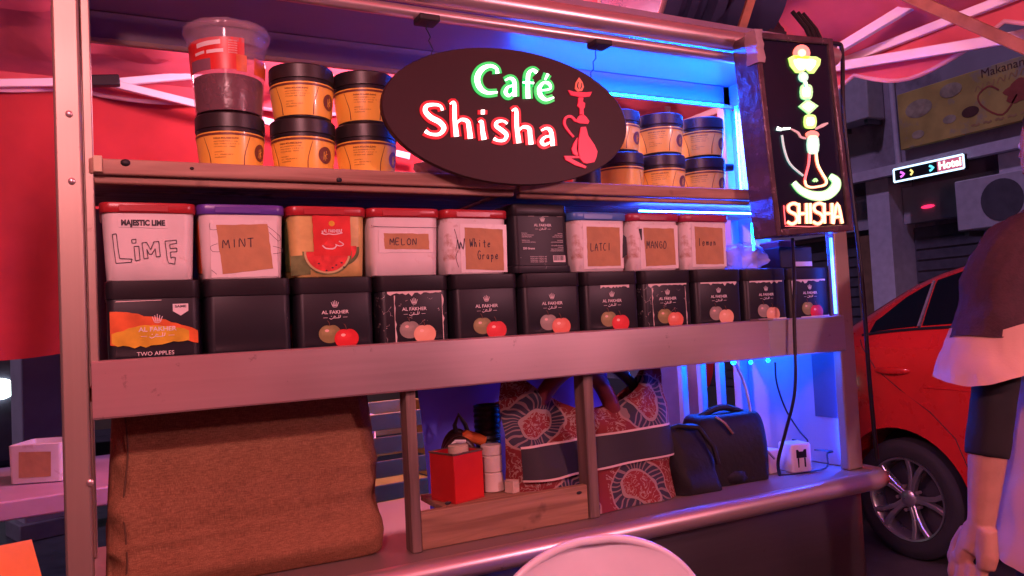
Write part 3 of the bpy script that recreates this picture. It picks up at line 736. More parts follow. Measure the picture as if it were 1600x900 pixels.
def tub_base(name, label, i, lid_m, body_m, rz=0, group=None, dx=0, dy=0):
    t = thing(name, label, 'tub', (-.03+PITCH_T*(i+.5)+dx, YC+dy, 1.3965), rz, group)
    g = MB(); rr_ = []
    for z in (0, .002, .03, .06, .09, .1155):
        h = hwz(z) - (.002 if z == 0 else 0); rr_.append(rrect(h, h, .017, z))
    g.loft(rr_); ob('body', g, body_m, t, smooth=50)
    g = MB(); g.loft([rrect(.0722, .0722, .016, .1125), rrect(.0733, .0733, .016, .114), rrect(.0736, .0736, .016, .1265), rrect(.0725, .0725, .016, .1295), rrect(.068, .068, .015, .1305), rrect(.066, .066, .014, .1285)])
    ld = ob('lid', g, lid_m, t, smooth=50)
    g = MB(); g.box(-.045, .03, -.0752, -.0736, .1145, .1255); ob('tab', g, lid_m, ld, bevel=.0012)
    return t


def quad(t, name, pts, m, h=.0012, wav=0):
    g = MB(); P_ = [fnorm(p) for p in pts]; n = 8; rnd = random.Random(str(pts))
    edge = []
    for k in range(4):
        a, b_ = P_[k], P_[(k+1) % 4]
        for s_ in range(n):
            w = rnd.uniform(-1, 1)*.0006 if s_ else 0
            edge.append((a[0]+(b_[0]-a[0])*s_/n+w, a[1]+(b_[1]-a[1])*s_/n+w))
    g.prism(edge, ftub, 0, h); return ob(name, g, m, t, smooth=None)


def inkpart(t, fn, name='handwriting', m=None, parent=None):
    g = MB(); fn(g); o = ob(name, g, m or INK, parent or t, smooth=None); o['kind'] = 'stuff' if False else o.get('kind', ''); del o['kind']; return o


def sideprint(t, m):
    g = MB(); g.prism([(-.045, .012), (.048, .02), (.05, .1), (-.05, .105)], lambda u, v, h: (-hwz(v)-.0004-h, u, v), 0, .0006); ob('side_print', g, m, t, smooth=None)


# 0 LIME
t = tub_base('tobacco_tub', 'white tub with red lid and LIME in outlined marker letters', 0, REDL, WHITEP, R(.5), 'tubs on the upper tier')
k = quad(t, 'name_tape', [(.17, .905), (.70, .905), (.70, .775), (.17, .785)], TAPE, .0008)
inkpart(t, lambda g: put_text(g, 'MAJESTIC LIME', *fnorm((.435, .845)), .0125, ftub, .0016, bold=.055, width=.066), 'lettering', PRINTB, k)
def fl_(g):
    cv = lambda x, y: fnorm(((x-35)/440, (490-y)/365))
    for pl_ in ([(82, 243), (100, 240), (108, 335), (113, 372), (170, 375), (165, 392), (95, 397), (88, 330), (82, 243)], [(180, 308), (203, 306), (207, 380), (185, 385), (180, 308)], [(170, 272), (190, 268), (190, 288), (172, 290), (170, 272)],
                [(218, 288), (240, 285), (258, 325), (275, 282), (298, 280), (303, 362), (284, 364), (280, 320), (262, 350), (250, 348), (240, 322), (245, 372), (226, 374), (218, 288)],
                [(328, 278), (383, 272), (384, 290), (350, 296), (352, 318), (384, 316), (384, 336), (352, 338), (354, 372), (362, 366), (376, 368), (372, 405), (342, 398), (336, 375), (328, 278)]):
        for a, b_ in zip(pl_, pl_[1:]): g.stroke([cv(*a), cv(*b_)], .0012, ftub, 0, .0009, sub=1)
inkpart(t, fl_)


def scrawl(g, pts, w=.0007):
    for st in pts: g.stroke([fnorm(p) for p in st], w, ftub, 0, .0007, sub=2)


def paper_tub(i, label, lid, body, pq, word, wu, wv, cw, ch, slope=0, marks=(), rz=0, dx=0, dy=0, window=True):
    t = tub_base('tobacco_tub', label, i, lid, body, rz, 'tubs on the upper tier', dx, dy)
    if window:
        x0 = min(p[0] for p in pq)-.07; x1 = max(p[0] for p in pq)+.06; y0 = min(p[1] for p in pq)-.05; y1 = max(p[1] for p in pq)+.06
        quad(t, 'clear_tape', [(x0, min(.98, y1)), (min(.98, x1), min(.97, y1)), (min(.98, x1), max(.02, y0)), (x0, max(.02, y0))], TAPE, .0005)
    p = quad(t, 'paper_label', pq, PAPER, .0011)
    for wd, u_, v_ in (word if isinstance(word, list) else [(word, wu, wv)]):
        g = MB(); hand(g, wd, *fnorm((u_, v_)), cw, ch, ftub, w=.0015, h=.0019, slope=slope); ob('handwriting', g, INK, p, smooth=None)
    if marks:
        g = MB(); scrawl(g, marks); ob('scribble', g, INK, t, smooth=None)
    return t


t = paper_tub(1, 'white tub with purple lid and taped brown paper reading MINT', PURL, WHITEP, [(.19, .83), (.80, .85), (.855, .145), (.25, .07)], 'MINT', .26, .47, .0105, .015, .08,
              marks=([(.12, .86), (.12, .76), (.2, .76)], [(.8, .82), (.95, .66), (.93, .58), (.82, .72)], [(.2, .54), (.12, .5), (.14, .42), (.24, .42)], [(.86, .5), (.97, .46), (.97, .4), (.86, .38)], [(.12, .14), (.18, .07)]), rz=R(-.8)); sideprint(t, ORANGE)
# 2 watermelon
t = tub_base('tobacco_tub', 'watermelon printed tub with red lid and red brand panel', 2, REDL, mat('melon_rind_print', (.52, .40, .13), .35, var=.3, vs=25), R(.4), 'tubs on the upper tier')
MEL = mat('watermelon_flesh_print', (.62, .045, .04), .35, var=.25, vs=60); RIND = mat('rind_green_print', (.12, .16, .05), .35, var=.4, vs=50); PALE = mat('rind_pale_print', (.5, .45, .2), .35)
sem = lambda cx_, cy_, r, a0, a1: [(cx_+r*math.cos(a0+(a1-a0)*k/20), cy_+r*math.sin(a0+(a1-a0)*k/20)) for k in range(21)]
g = MB(); g.prism([fnorm(p) for p in [(.0, .34), (.25, .36), (.25, .04), (.0, .02)]], ftub, 0, .0003); ob('dark_rind_print', g, RIND, t, smooth=None)
g = MB(); g.prism([(u*.134*.9, .004+v*.112) for u, v in sem(.20, .42, .27, math.pi*1.0, math.pi*2.05)], ftub, 0, .0005); ob('melon_slice_print', g, RIND, t, smooth=None)
g = MB(); g.prism([(u*.134*.9, .004+v*.112) for u, v in sem(.19, .44, .235, math.pi*.98, math.pi*2.05)], ftub, .0005, .0008); ob('melon_flesh_print', g, MEL, t, smooth=None)
for r_, m_, h_ in ((.37, RIND, .0009), (.345, PALE, .0012), (.315, MEL, .0015)):
    g = MB(); g.prism([(-.006+u*.134*.92, .037+v*.112*.98) for u, v in sem(.02, .07, r_, math.pi*.98, math.pi*2.02)], ftub, h_-.0003, h_); ob('melon_slice_print', g, m_, t, smooth=None)
for k, (u, v) in enumerate(((-.02, .025), (.012, .022), (.022, .026), (.005, .017), (.026, .018), (-.006, .012))):
    g = MB(); g.prism([(u+.0022*math.cos(a), v+.0014*math.sin(a)) for a in [q_*math.pi/4 for q_ in range(8)]], ftub, .0015, .0017); ob('seed_print', g, PRINTB, t, smooth=None)
pz = quad(t, 'brand_panel', [(.29, .995), (.79, .995), (.79, .34), (.30, .34)], REDP, .002)
pf = lambda u, v, h: ftub(u, v, h)
g = MB(); put_text(g, 'AL FAKHER', *fnorm((.54, .745)), .0085, pf, .0026, bold=.02, width=.032); ob('lettering', g, PRINTW, pz, smooth=None)
g = MB()
for st in ([(.40, .71), (.45, .69), (.5, .70), (.56, .69), (.62, .70), (.68, .72)], [(.66, .72), (.67, .78)], [(.42, .71), (.41, .75)]): g.stroke([fnorm(p) for p in st], .0018, pf, .002, .0025)
ob('script_lettering', g, PRINTW, pz, smooth=None)
g = MB(); g.prism([(fnorm((.54, .87))[0]+.0055*math.cos(a), fnorm((.54, .87))[1]+.005*math.sin(a)) for a in [k*math.pi/8 for k in range(16)]], pf, .002, .0025); ob('round_emblem', g, YELLOWP, pz, smooth=None)
g = MB(); g.stroke([fnorm(p) for p in ((.41, .51), (.46, .46), (.56, .46), (.60, .52))], .0022, pf, .002, .0025); ob('small_slice_print', g, PRINTW, pz, smooth=None)
g = MB(); g.prism([fnorm(p) for p in ((.42, .52), (.5, .62), (.585, .53), (.52, .475))], pf, .002, .0026); ob('small_melon_print', g, MEL, pz, smooth=None)
g = MB(); g.stroke([fnorm(p) for p in ((.58, .53), (.64, .5), (.69, .53), (.63, .58))], .0016, pf, .002, .0025); ob('small_slice_print', g, PRINTW, pz, smooth=None)
sideprint(t, RIND)
paper_tub(3, 'plain white tub with red lid and narrow brown strip reading MELON', REDL, WHITEP, [(.19, .72), (.835, .71), (.84, .44), (.2, .45)], 'MELON', .27, .52, .0088, .0125, .0, marks=([(.02, .86), (.12, .83), (.98, .82)],), rz=R(-.5))
t = paper_tub(4, 'scuffed white tub with red lid and brown paper reading White Grape', REDL, WHITEQ, [(.31, .83), (.92, .80), (.92, .05), (.31, .08)], [('White', .38, .48), ('Grape', .50, .26)], 0, 0, .0076, .0165, .0,
              marks=([(.15, .8), (.19, .62), (.17, .45)], [(.2, .42), (.16, .3), (.2, .12)], ), rz=R(.8))
g = MB(); hand(g, 'W', *fnorm((.19, .44)), .016, .02, ftub, w=.0022, h=.0012); ob('handwriting', g, INK, t, smooth=None)


# ---- black tins
def ftin(u, v, h): return (u, -.0708-h, v)


APG = radial_mat('green_apple_print', (.58, .52, .22), (.22, .20, .07)); APR = radial_mat('red_apple_print', (.9, .10, .10), (.6, .02, .025))
APW = radial_mat('worn_peach_apple_print', (.82, .62, .42), (.7, .38, .24)); APGW = radial_mat('faded_grey_apple_print', (.5, .46, .38), (.26, .23, .19)); APO = radial_mat('rubbed_orange_apple_print', (.82, .5, .36), (.65, .16, .1))


SHINE = mat('apple_shine_print', (.8, .55, .45), .4)


def crown(g, u, v, s_, f, h):
    for a in (-2, -1, 0, 1, 2):
        tx = u+a*s_*.36; ht = (.95, .8, 1.15)[abs(a) % 3 if abs(a) < 3 else 0] if a else 1.15
        g.stroke([(u+a*s_*.2, v), (tx, v+s_*(1.15-.18*abs(a)))], [.0016, .0009], f, h-.0004, h, sub=1)
    g.stroke([(u-s_*.42, v-s_*.1), (u, v-s_*.18), (u+s_*.42, v-s_*.1)], .0009, f, h-.0004, h, sub=2)


def brand(t, u, v, f, h, s_=1.0, faint=False):
    m_ = PRINTW if not faint else mat('faint_print', (.4, .36, .35), .5)
    g = MB(); crown(g, u, v+.011*s_, .0095*s_, f, h); ob('crown_emblem', g, m_, t, smooth=None)
    g = MB(); put_text(g, 'AL FAKHER', u, v, .0088*s_, f, h, bold=.02, width=.05*s_); ob('lettering', g, m_, t, smooth=None)
    g = MB(); w = .0011*s_
    y = v-.0095*s_
    for st in ([(-.011, -.001), (-.008, -.003), (-.004, -.001), (0, -.001), (.006, -.001), (.009, 0)], [(.009, 0), (.0095, .004)], [(.006, -.001), (.0065, .0045)], [(-.003, -.001), (-.002, .0025), (.0005, .001)], [(-.008, .002), (-.0065, .0025)]):
        g.stroke([(u+a*s_, y+b_*s_) for a, b_ in st], w, f, h-.0004, h, sub=2)
    ob('script_lettering', g, m_, t, smooth=None)
    for sg in (-1, 1):
        g = MB(); g.stroke([(u+sg*.014*s_, y), (u+sg*.022*s_, y)], .0007, f, h-.0004, h, sub=1); ob('rule_line', g, m_, t, smooth=None)


def apple(t, u, v, r, m_, f, h):
    out = []
    for k in range(24):
        a = 2*math.pi*k/24; rr_ = r*(1+.05*math.cos(2*a)) - (r*.13 if k == 6 else (r*.05 if k in (5, 7) else 0))
        out.append((u+rr_*math.cos(a), v+.92*rr_*math.sin(a)))
    g = MB(); g.prism(out, f, h-.0004, h); o = ob('apple_print', g, m_, t, smooth=None)
    g = MB(); g.stroke([(u, v+r*.72), (u-.001, v+r*1.05), (u-.004, v+r*1.25)], .0011, f, h, h+.0003, sub=2); ob('apple_stalk_print', g, JARB, o, smooth=None)
    g = MB(); g.prism([(u-r*.28+r*.2*math.cos(q_*math.pi/6), v+r*.3+r*.13*math.sin(q_*math.pi/6)) for q_ in range(12)], f, h, h+.0002); ob('apple_shine_print', g, SHINE, o, smooth=None)


def tin_base(label, X, Y, Z, body=TIN, rz=0, flip=False):
    t = thing('tobacco_tin', label, 'tin', (X, Y, Z), rz, 'black tins on the lower tier' if not flip else None)
    g = MB()
    if not flip:
        g.loft([rrect(.067, .067, .012, 0), rrect(.0695, .0695, .013, .003), rrect(.0705, .0705, .013, .136), rrect(.0697, .0697, .013, .139)]); ob('body', g, body, t, smooth=40)
        g = MB(); g.loft([rrect(.0718, .0718, .014, .1385), rrect(.0723, .0723, .014, .140), rrect(.0719, .0719, .014, .1665), rrect(.070, .070, .013, .168)]); ob('lid', g, BLK, t, smooth=40)
    return t


TX = lambda i: -.028 + .1523*(i+.5)
specs = [None, None, ('green and red apple print, clean face', TIN, APG, APR), ('scratched label and torn pale edges', TINW, APGW, APW), ('small green apple beside bright red apple, below the White Grape tub', TIN, APG, APR), ('grey apple and chipped red apple, under the upturned black tin', TIN, APGW, APO),
         ('green and red apple print, below the blue lidded tub', TIN, APG, APR), ('torn top label and peach apple print, below the MANGO tub', TINW, APG, APO), ('pale peach apple print and ragged label top, under the end white tub', TIN, APGW, APW),
         ('faded pair of apples, standing next to the cable', TIN, APGW, APW), ('red apple and white price sticker, last before the end post', TIN, APG, APR)]
for i in range(11):
    dy = random.uniform(-.002, .003)
    if i == 0:
        t = tin_base('black tin with orange and yellow brush stroke print reading two apples', TX(i), YC+dy, 1.2285, TIN, R(.6))
        g = MB(); rnd = random.Random(5)
        top = [(-.066+.132*k/16, .118-.035*(k/16)**1.6+rnd.uniform(-.0015, .0015)) for k in range(17)]; bot = [(.066-.132*k/16, .062+.01*(1-abs(k/8-1))+rnd.uniform(-.002, .002)) for k in range(17)]
        g.prism(top+bot, ftin, 0, .0004); ob('brush_stroke_print', g, ORANGE, t, smooth=None)
        g = MB(); top = [(-.064+.116*k/14, .082+.012*math.sin(k/14*3)+rnd.uniform(-.0015, .0015)) for k in range(15)]; bot = [(.052-.116*k/14, .066-.012*math.sin(k/14*3.1)*(k/14)+rnd.uniform(-.002, .002)) for k in range(15)]
        g.prism(top+bot, ftin, .0004, .0007); ob('brush_stroke_print', g, YELLOWP, t, smooth=None)
        brand(t, .004, .087, ftin, .0012, 1.15)
        g = MB(); put_text(g, 'TWO APPLES', .0, .047, .0095, ftin, .0008, width=.056); ob('lettering', g, PRINTW, t, smooth=None)
        g = MB(); g.prism([(.028, .128), (.052, .128), (.052, .116), (.040, .108), (.028, .116)], ftin, 0, .0006); s_ = ob('shield_sticker', g, PRINTW, t, smooth=None)
        g = MB(); put_text(g, 'SAME', .040, .1235, .0055, ftin, .001, bold=.03, width=.018)
        ob('lettering', g, PRINTB, s_, smooth=None)
        g = MB(); g.prism([(-.058, .1335), (.01, .1345), (.012, .1355), (-.056, .135)], ftin, .0001, .0006); ob('scratch', g, TINE, t, smooth=None)
    elif i == 1:
        t = tin_base('plain matt black tin without any label under the MINT tub', TX(i), YC+dy, 1.2285, TIN, R(-.5))
    else:
        d, body, ag, ar = specs[i]
        t = tin_base('black tin with ' + d, TX(i), YC+dy, 1.2285, body, R(random.uniform(-1, 1)))
        brand(t, -.002, .103, ftin, .0009)
        apple(t, -.013, .064, .0195, ag, ftin, .0008); apple(t, .017, .054, .0215, ar, ftin, .0014)
        rnd = random.Random(i)
        if i in (3, 6, 7, 8, 9, 10):
            n = 18; xs = [-.055+.11*k/n for k in range(n+1)] if i != 6 else [-.03+.075*k/n for k in range(n+1)]
            g = MB(); g.prism([(x, .1375) for x in xs]+[(x, .1345-rnd.random()**3*.007) for x in reversed(xs)], ftin, .0001, .0005); ob('torn_edge', g, TINE, t, smooth=None)
        if i == 3 or i == 7:
            for x in ((-.042, .055) if i == 3 else (-.046, .05)):
                ys = [.02+.11*k/14 for k in range(15)]
                g = MB(); g.prism([(x, y) for y in ys]+[(x+.0008+rnd.random()**3*.004, y) for y in reversed(ys)], ftin, .0001, .0005); ob('torn_edge', g, TINE, t, smooth=None)
        if i in (9, 10):
            g = MB(); g.prism([(-.04, .036), (.06, .037), (.06, .0445), (-.04, .0435)], ftin, .0015, .0025); ob('price_strip', g, TAPE, t, smooth=None)
        if i == 10:
            g = MB(); g.prism([(-.064, .1), (-.053, .1), (-.053, .135), (-.064, .135)], ftin, .0001, .0008); ob('sticker', g, TAPE, t, smooth=None)
        g = MB(); g.prism([(-.02, .03), (.03, .035), (.035, .075), (-.01, .085)], lambda u, v, h: (-.0708-h, u, v), 0, .0005); ob('side_print', g, APR, t, smooth=None)

# upturned black tin in the upper row
t = thing('tobacco_tin', 'upturned black tin with printed back text and barcode among the white tubs', 'tin', (-.03+PITCH_T*5.5, YC-.002, 1.3968), R(1))
g = MB(); g.loft([rrect(.0705, .0705, .014, 0), rrect(.0712, .0712, .014, .002), rrect(.0705, .0705, .014, .014), rrect(.0664, .0664, .013, .016), rrect(.0664, .0664, .013, .142), rrect(.062, .062, .012, .146)]); ob('body', g, TIN, t, smooth=40)
g = MB(); g.loft([rrect(.0672, .0672, .013, .1195), rrect(.0678, .0678, .013, .1205), rrect(.0678, .0678, .013, .1425), rrect(.067, .067, .013, .1435)]); ob('base_band', g, BLK, t, smooth=40)
fb = lambda u, v, h: (u, -.0669-h, v)
brand(t, .004, .100, fb, .0009, .85)
rnd = random.Random(9)
g = MB(); put_text(g, '250 Grams', -.032, .051, .006, fb, .0008, align='CENTER', bold=.03, width=.028); ob('lettering', g, PRINTW, t, smooth=None)
for col_, (x0, al) in enumerate(((-.048, 1), (.052, -1))):
    for r_ in range(11):
        y = .083-r_*.0037; w = rnd.uniform(.018, .038)*(1 if r_ % 4 else .5)
        if r_ in (3, 6) or (col_ == 0 and r_ > 6): continue
        g = MB(); put_text(g, ''.join(rnd.choice('nomeirtsla ') for _ in range(int(w*900))), x0, y, .0038, fb, .0008, align='LEFT' if al > 0 else 'RIGHT', width=w); ob('small_print', g, PRINTW, t, smooth=None)
bc = MB(); bc.prism([(.026, .022), (.056, .022), (.056, .036), (.026, .036)], fb, 0, .0006); bo = ob('barcode', bc, PRINTW, t, smooth=None)
x = .0275
while x < .054:
    w = rnd.choice((.0006, .001, .0015)); g = MB(); g.prism([(x, .025), (x+w, .025), (x+w, .0355), (x, .0355)], fb, .0006, .0009); ob('bar', g, PRINTB, bo, smooth=None); x += w+rnd.choice((.0007, .0011))
for r_ in range(4):
    g = MB(); put_text(g, 'mienoas retlon eis', -.03, .034-.0037*r_, .0034, fb, .0008, align='LEFT', width=.036+.004*rnd.random()); ob('small_print', g, PRINTW, t, smooth=None)
for k in (-.03, .005, .04):
    g = MB(); g.prism([(k, .1185), (k+.014, .1188), (k+.014, .1194), (k, .1191)], fb, 0, .0012); ob('scratch', g, TINE, t, smooth=None)

t = paper_tub(6, 'white tub with blue lid and brown paper reading LATCI', BLUL, WHITEQ, [(.24, .87), (.86, .86), (.86, .1), (.24, .1)], 'LATCI', .30, .40, .0085, .0165, .01, rz=R(.5))
g = MB(); g.prism([fnorm(p) for p in ((.93, .72), (.985, .66), (.985, .32), (.9, .25), (.91, .5))], ftub, .0, .0016); ob('torn_hole', g, BLK, t, smooth=None)
t = paper_tub(7, 'white tub with dark pink lid and brown paper reading MANGO', MAGL, WHITEQ, [(.27, .86), (.88, .85), (.9, .1), (.3, .08)], 'MANGO', .32, .44, .009, .0165, .0, rz=R(-.6))
g = MB(); g.prism([fnorm(p) for p in ((.18, .84), (.24, .84), (.235, .62), (.22, .6))], ftub, .0, .0009); ob('torn_hole', g, BLK, t, smooth=None)
paper_tub(8, 'end white tub with dark pink lid and a faint name on brown paper', MAGL, WHITEQ, [(.25, .9), (.86, .87), (.87, .1), (.26, .11)], 'lemon', .32, .5, .0088, .018, .0, rz=R(.3))

# things lying on the last tins
g = MB(); rnd = random.Random(12); NU, NV = 28, 14
rows = []
for j in range(NV+1):
    th = math.pi*(.03+.94*j/NV); row = []
    for i in range(NU):
        a = 2*math.pi*i/NU; r_ = 1+.16*math.sin(5*a+3*th)+.1*math.sin(9*a-2*th)+.08*rnd.uniform(-1, 1)
        row.append((.062*r_*math.sin(th)*math.cos(a), .05*r_*math.sin(th)*math.sin(a), max(0, .03+.034*r_*math.cos(th))))
    rows.append(row)
g.loft(rows)
bagp = ob('plastic_bag', g, mat('thin_clear_plastic', (.6, .55, .65), .2, alpha=.5, bump=1, bs=30), smooth=50); bagp.location = (1.41, 1.47, 1.3970); tag(bagp, 'crumpled translucent plastic bag lying on the black tins by the LED strip', 'plastic bag')
t = thing('black_box', 'low black box with a pale strip on top of the end tin', 'box', (1.555, 1.475, 1.3972))
g = MB(); g.box(-.06, .055, -.05, .05, 0, .055); ob('case', g, BLKM, t, bevel=.003)
g = MB(); g.box(-.02, .05, -.0525, -.0505, .004, .016); ob('pale_strip', g, TAPE, t)
g = MB(); g.box(-.03, .03, -.02, .05, .0555, .075); ob('cover', g, mat('faded_red_cover', (.35, .05, .06), .5), t, bevel=.004)

# ------------------------------------------------------------------ jars on the wooden shelf
JR, JH = .060, .1015


def jr(z): return .0505 + .0085*min(1, max(0, z/.07))**.7


def make_jar(label, loc, rz, group='labelled jars on the wooden shelf'):
    t = thing('molasses_jar', label, 'jar', loc, rz, group)
    g = MB(); g.lathe([(.046, 0), (jr(.002), .002)]+[(jr(z), z) for z in (.012, .024, .036, .048, .06, .07)]+[(.058, .0745)], 48); ob('body', g, BLK, t, smooth=40)
    g = MB(); g.lathe([(jr(.0055)+.0006, .0055)]+[(jr(z)+.0006, z) for z in (.012, .024, .036, .048, .06, .066)], 48, cap=False); lb_ = ob('label', g, JARY, t, smooth=60)
    fj = lambda u, v, h: ((jr(v)+.0008+h)*math.sin(u/.056), -(jr(v)+.0008+h)*math.cos(u/.056), v)
    band = [( -.16+.32*k/60, .0625) for k in range(61)]
    g = MB(); g.loft([[fj(u, .0595, .0004) for u, _ in band], [fj(u, .0635, .0004) for u, _ in band]], cap=False, closed=False); ob('border_band', g, JARB, lb_)
    g = MB(); put_text(g, 'SHISHA MOLASSES BLEND', 0, .0535, .0042, fj, .0004, bold=.02, width=.042); ob('lettering', g, JARB, lb_, smooth=None)
    rnd = random.Random(2)
    for k in range(7):
        if k == 3: continue
        w = (.04, .043, .036, 0, .016, .032, .02)[k]
        g = MB(); put_text(g, ''.join(rnd.choice('aeinorst lmc ') for _ in range(int(w*750))), -.021, .0485-.0046*k, .0036, fj, .0004, align='LEFT', width=w); ob('small_print', g, JARB, lb_, smooth=None)
    for sg, x in ((1, -.037), (-1, .037)):
        g = MB(); g.stroke([(x+sg*-.003, .058), (x+sg*.001, .045), (x+sg*.006, .025), (x+sg*.0065, .007)], [.0006, .0009, .0013, .002], fj, .0001, .0005, sub=4); ob('curve_line', g, JARB, lb_, smooth=None)
    g = MB()
    n = 24; cc = fj(.066, .034, .0006)
    g.add([cc]+[fj(.066+.0155*math.cos(2*math.pi*k/n), .034+.0155*math.sin(2*math.pi*k/n), .0006) for k in range(n)], [(0, 1+k, 1+(k+1) % n) for k in range(n)]); em = ob('round_emblem', g, JARB, lb_, smooth=None)
    g = MB()
    for st in ([(.062, .025), (.062, .04)], [(.066, .024), (.067, .042)], [(.07, .028), (.064, .033), (.071, .037)]): g.stroke(st, .001, fj, .0008, .0011, sub=2)
    ob('emblem_lines', g, JARY, em, smooth=None)
    g = MB(); pr = [(.0575, .0735), (JR, .0745)]; 
    n = 72
    rings = []
    for r_, z, rib in ((.0575, .0735, 0), (JR, .0745, 1), (JR, .098, 1), (.0585, .1005, 0), (.052, .1013, 0), (.0515, .100, 0)):
        rings.append([((r_+(.0004 if (k % 2 and rib) else 0))*math.cos(2*math.pi*k/n), (r_+(.0004 if (k % 2 and rib) else 0))*math.sin(2*math.pi*k/n), z) for k in range(n)])
    g.loft(rings); ob('lid', g, JARLID, t, smooth=30)
    return t


def copy_tree(o, parent=None):
    c = o.copy(); COL.objects.link(c); c.parent = parent
    for ch in list(o.children): copy_tree(ch, c)
    return c


JZ = 1.5905
spots = [(.186, 1.462, 0, -15, 'yellow labelled black-lidded jar carrying the clear plastic bucket'),
         (.317, 1.464, 0, -36, 'yellow labelled jar, lower of the stack beside the plastic bucket'), (.318, 1.463, 1, -22, 'yellow labelled jar, upper of the stack beside the plastic bucket'),
         (.440, 1.466, 0, -20, 'yellow labelled jar, lower of the stack between its twin stack and the oval sign'), (.4405, 1.468, 1, -15, 'yellow labelled jar, upper of the stack between its twin stack and the oval sign'),
         (1.085, 1.530, 1, -40, 'upper jar half hidden behind the oval sign edge'), (1.09, 1.530, 0, 60, 'lower jar half hidden behind the oval sign edge'),
         (1.213, 1.525, 0, -42, 'lower jar of the middle stack between oval sign and blue lights'), (1.213, 1.525, 1, -44, 'upper jar of the middle stack between oval sign and blue lights'),
         (1.345, 1.527, 0, -48, 'lower jar of the stack right beside the vertical blue lights'), (1.347, 1.526, 1, -44, 'upper jar of the stack right beside the vertical blue lights')]
j0 = None
for k, (x, y, lv, rz, lab) in enumerate(spots):
    zb = JZ - (.006 if x > .727 else 0) + lv*(JH+.0003)
    # turn each jar's label towards the place where people stand
    if j0 is None: j0 = make_jar(lab, (x, y, zb), R(rz)); continue
    c = copy_tree(j0); c.location = (x, y, zb); c.rotation_euler = (0, 0, R(rz)); c['label'] = lab
# dark canister behind the sign, crumpled wrapper
g = MB(); g.lathe([(.03, 0), (.033, .002), (.033, .10), (.03, .105), (.012, .112)], 32)
o = ob('canister', g, BLK, smooth=40); o.location = (.975, 1.50, JZ-.0055); tag(o, 'dark round canister standing behind the oval sign', 'canister')
rnd = random.Random(4); g = MB(); rows = []
for j in range(9):
    th = math.pi*(.04+.92*j/8); rows.append([(.045*(1+.25*rnd.uniform(-1, 1))*math.sin(th)*math.cos(a), .03*(1+.25*rnd.uniform(-1, 1))*math.sin(th)*math.sin(a), max(0, .02+.024*math.cos(th)*(1+.2*rnd.uniform(-1, 1)))) for a in [2*math.pi*i/14 for i in range(14)]])
g.loft(rows); o = ob('paper_wrapper', g, mat('pinkish_paper', (.6, .45, .45), .6, bump=.6, bs=40), smooth=None); o.location = (.575, 1.43, JZ); tag(o, 'crumpled pale paper wrapper on the wooden shelf under the oval sign', 'paper')

# clear bucket on the first jar
t = thing('plastic_bucket', 'clear plastic bucket half full of dark tobacco with a red label', 'bucket', (.186, 1.462, JZ+JH+.0005), R(-6))
def br(z): return .0585 + .0095*z/.155
g = MB(); g.lathe([(.05, 0), (br(0), .002)]+[(br(z), z) for z in (.03, .06, .09, .12, .145)]+[(.0735, .147), (.0755, .152), (.0735, .156), (.069, .157)], 48); ob('pail', g, CLEAR, t, smooth=40)
g = MB(); g.lathe([(.048, .003)]+[(br(z)-.0025, z) for z in (.004, .03, .062)]+[(br(.066)-.004, .067), (.02, .070)], 40); ob('tobacco_filling', g, MOLASS, t, smooth=40)
fk = lambda u, v, h: ((br(v)+.0006+h)*math.sin(u/.062), -(br(v)+.0006+h)*math.cos(u/.062), v)
def sheet(u0, u1, v0, v1, h, sl=0, n=24):
    g = MB(); g.loft([[fk(u0+(u1-u0)*k/n, v0+sl*k/n, h) for k in range(n+1)], [fk(u0+(u1-u0)*k/n, v1+sl*k/n, h) for k in range(n+1)]], cap=False, closed=False); return g
lb_ = ob('label', sheet(-.09, .026, .07, .126, .0003, .004), REDP, t, smooth=60)
ob('orange_patch', sheet(.012, .03, .071, .1, .0006), ORANGE, lb_, smooth=60); ob('dim_patch', sheet(-.075, -.03, .072, .092, .0006), mat('greyed_print', (.22, .1, .14), .5), lb_, smooth=60)
ob('text_block', sheet(-.055, -.012, .112, .120, .0006, .004), PRINTW, lb_, smooth=60); ob('text_block', sheet(-.06, -.04, .099, .104, .0006, .002), PRINTW, lb_, smooth=60); ob('text_block', sheet(-.036, -.008, .1, .106, .0006, .002), PRINTW, lb_, smooth=60)
g = MB()
for r_ in range(6): put_text(g, 'oneirsta', .007, .123-.0042*r_, .0042, fk, .0009, width=.014)
ob('small_print', g, PRINTW, lb_, smooth=None)
ob('label', sheet(.045, .1, .07, .1, .0003), ORANGE, t, smooth=60)
# crinkled film round the rim
g = MB(); rows = []; rnd = random.Random(8); n = 60
wob = [rnd.uniform(-1, 1) for _ in range(n)]
for z, r_, am in ((.122, .0672, .001), (.134, .0685, .002), (.145, .0735, .002), (.153, .0765, .0015), (.160, .074, .002), (.162, .05, .001)):
    rows.append([((r_+am*wob[k]*math.sin(z*200+k))*math.cos(2*math.pi*k/n), (r_+am*wob[k])*math.sin(2*math.pi*k/n), z+am*.5*wob[(k+7) % n]) for k in range(n)])
g.loft(rows, cap=False); ob('cling_film', g, FILM, t, smooth=60)

# ------------------------------------------------------------------ lower bay
CT = .8745
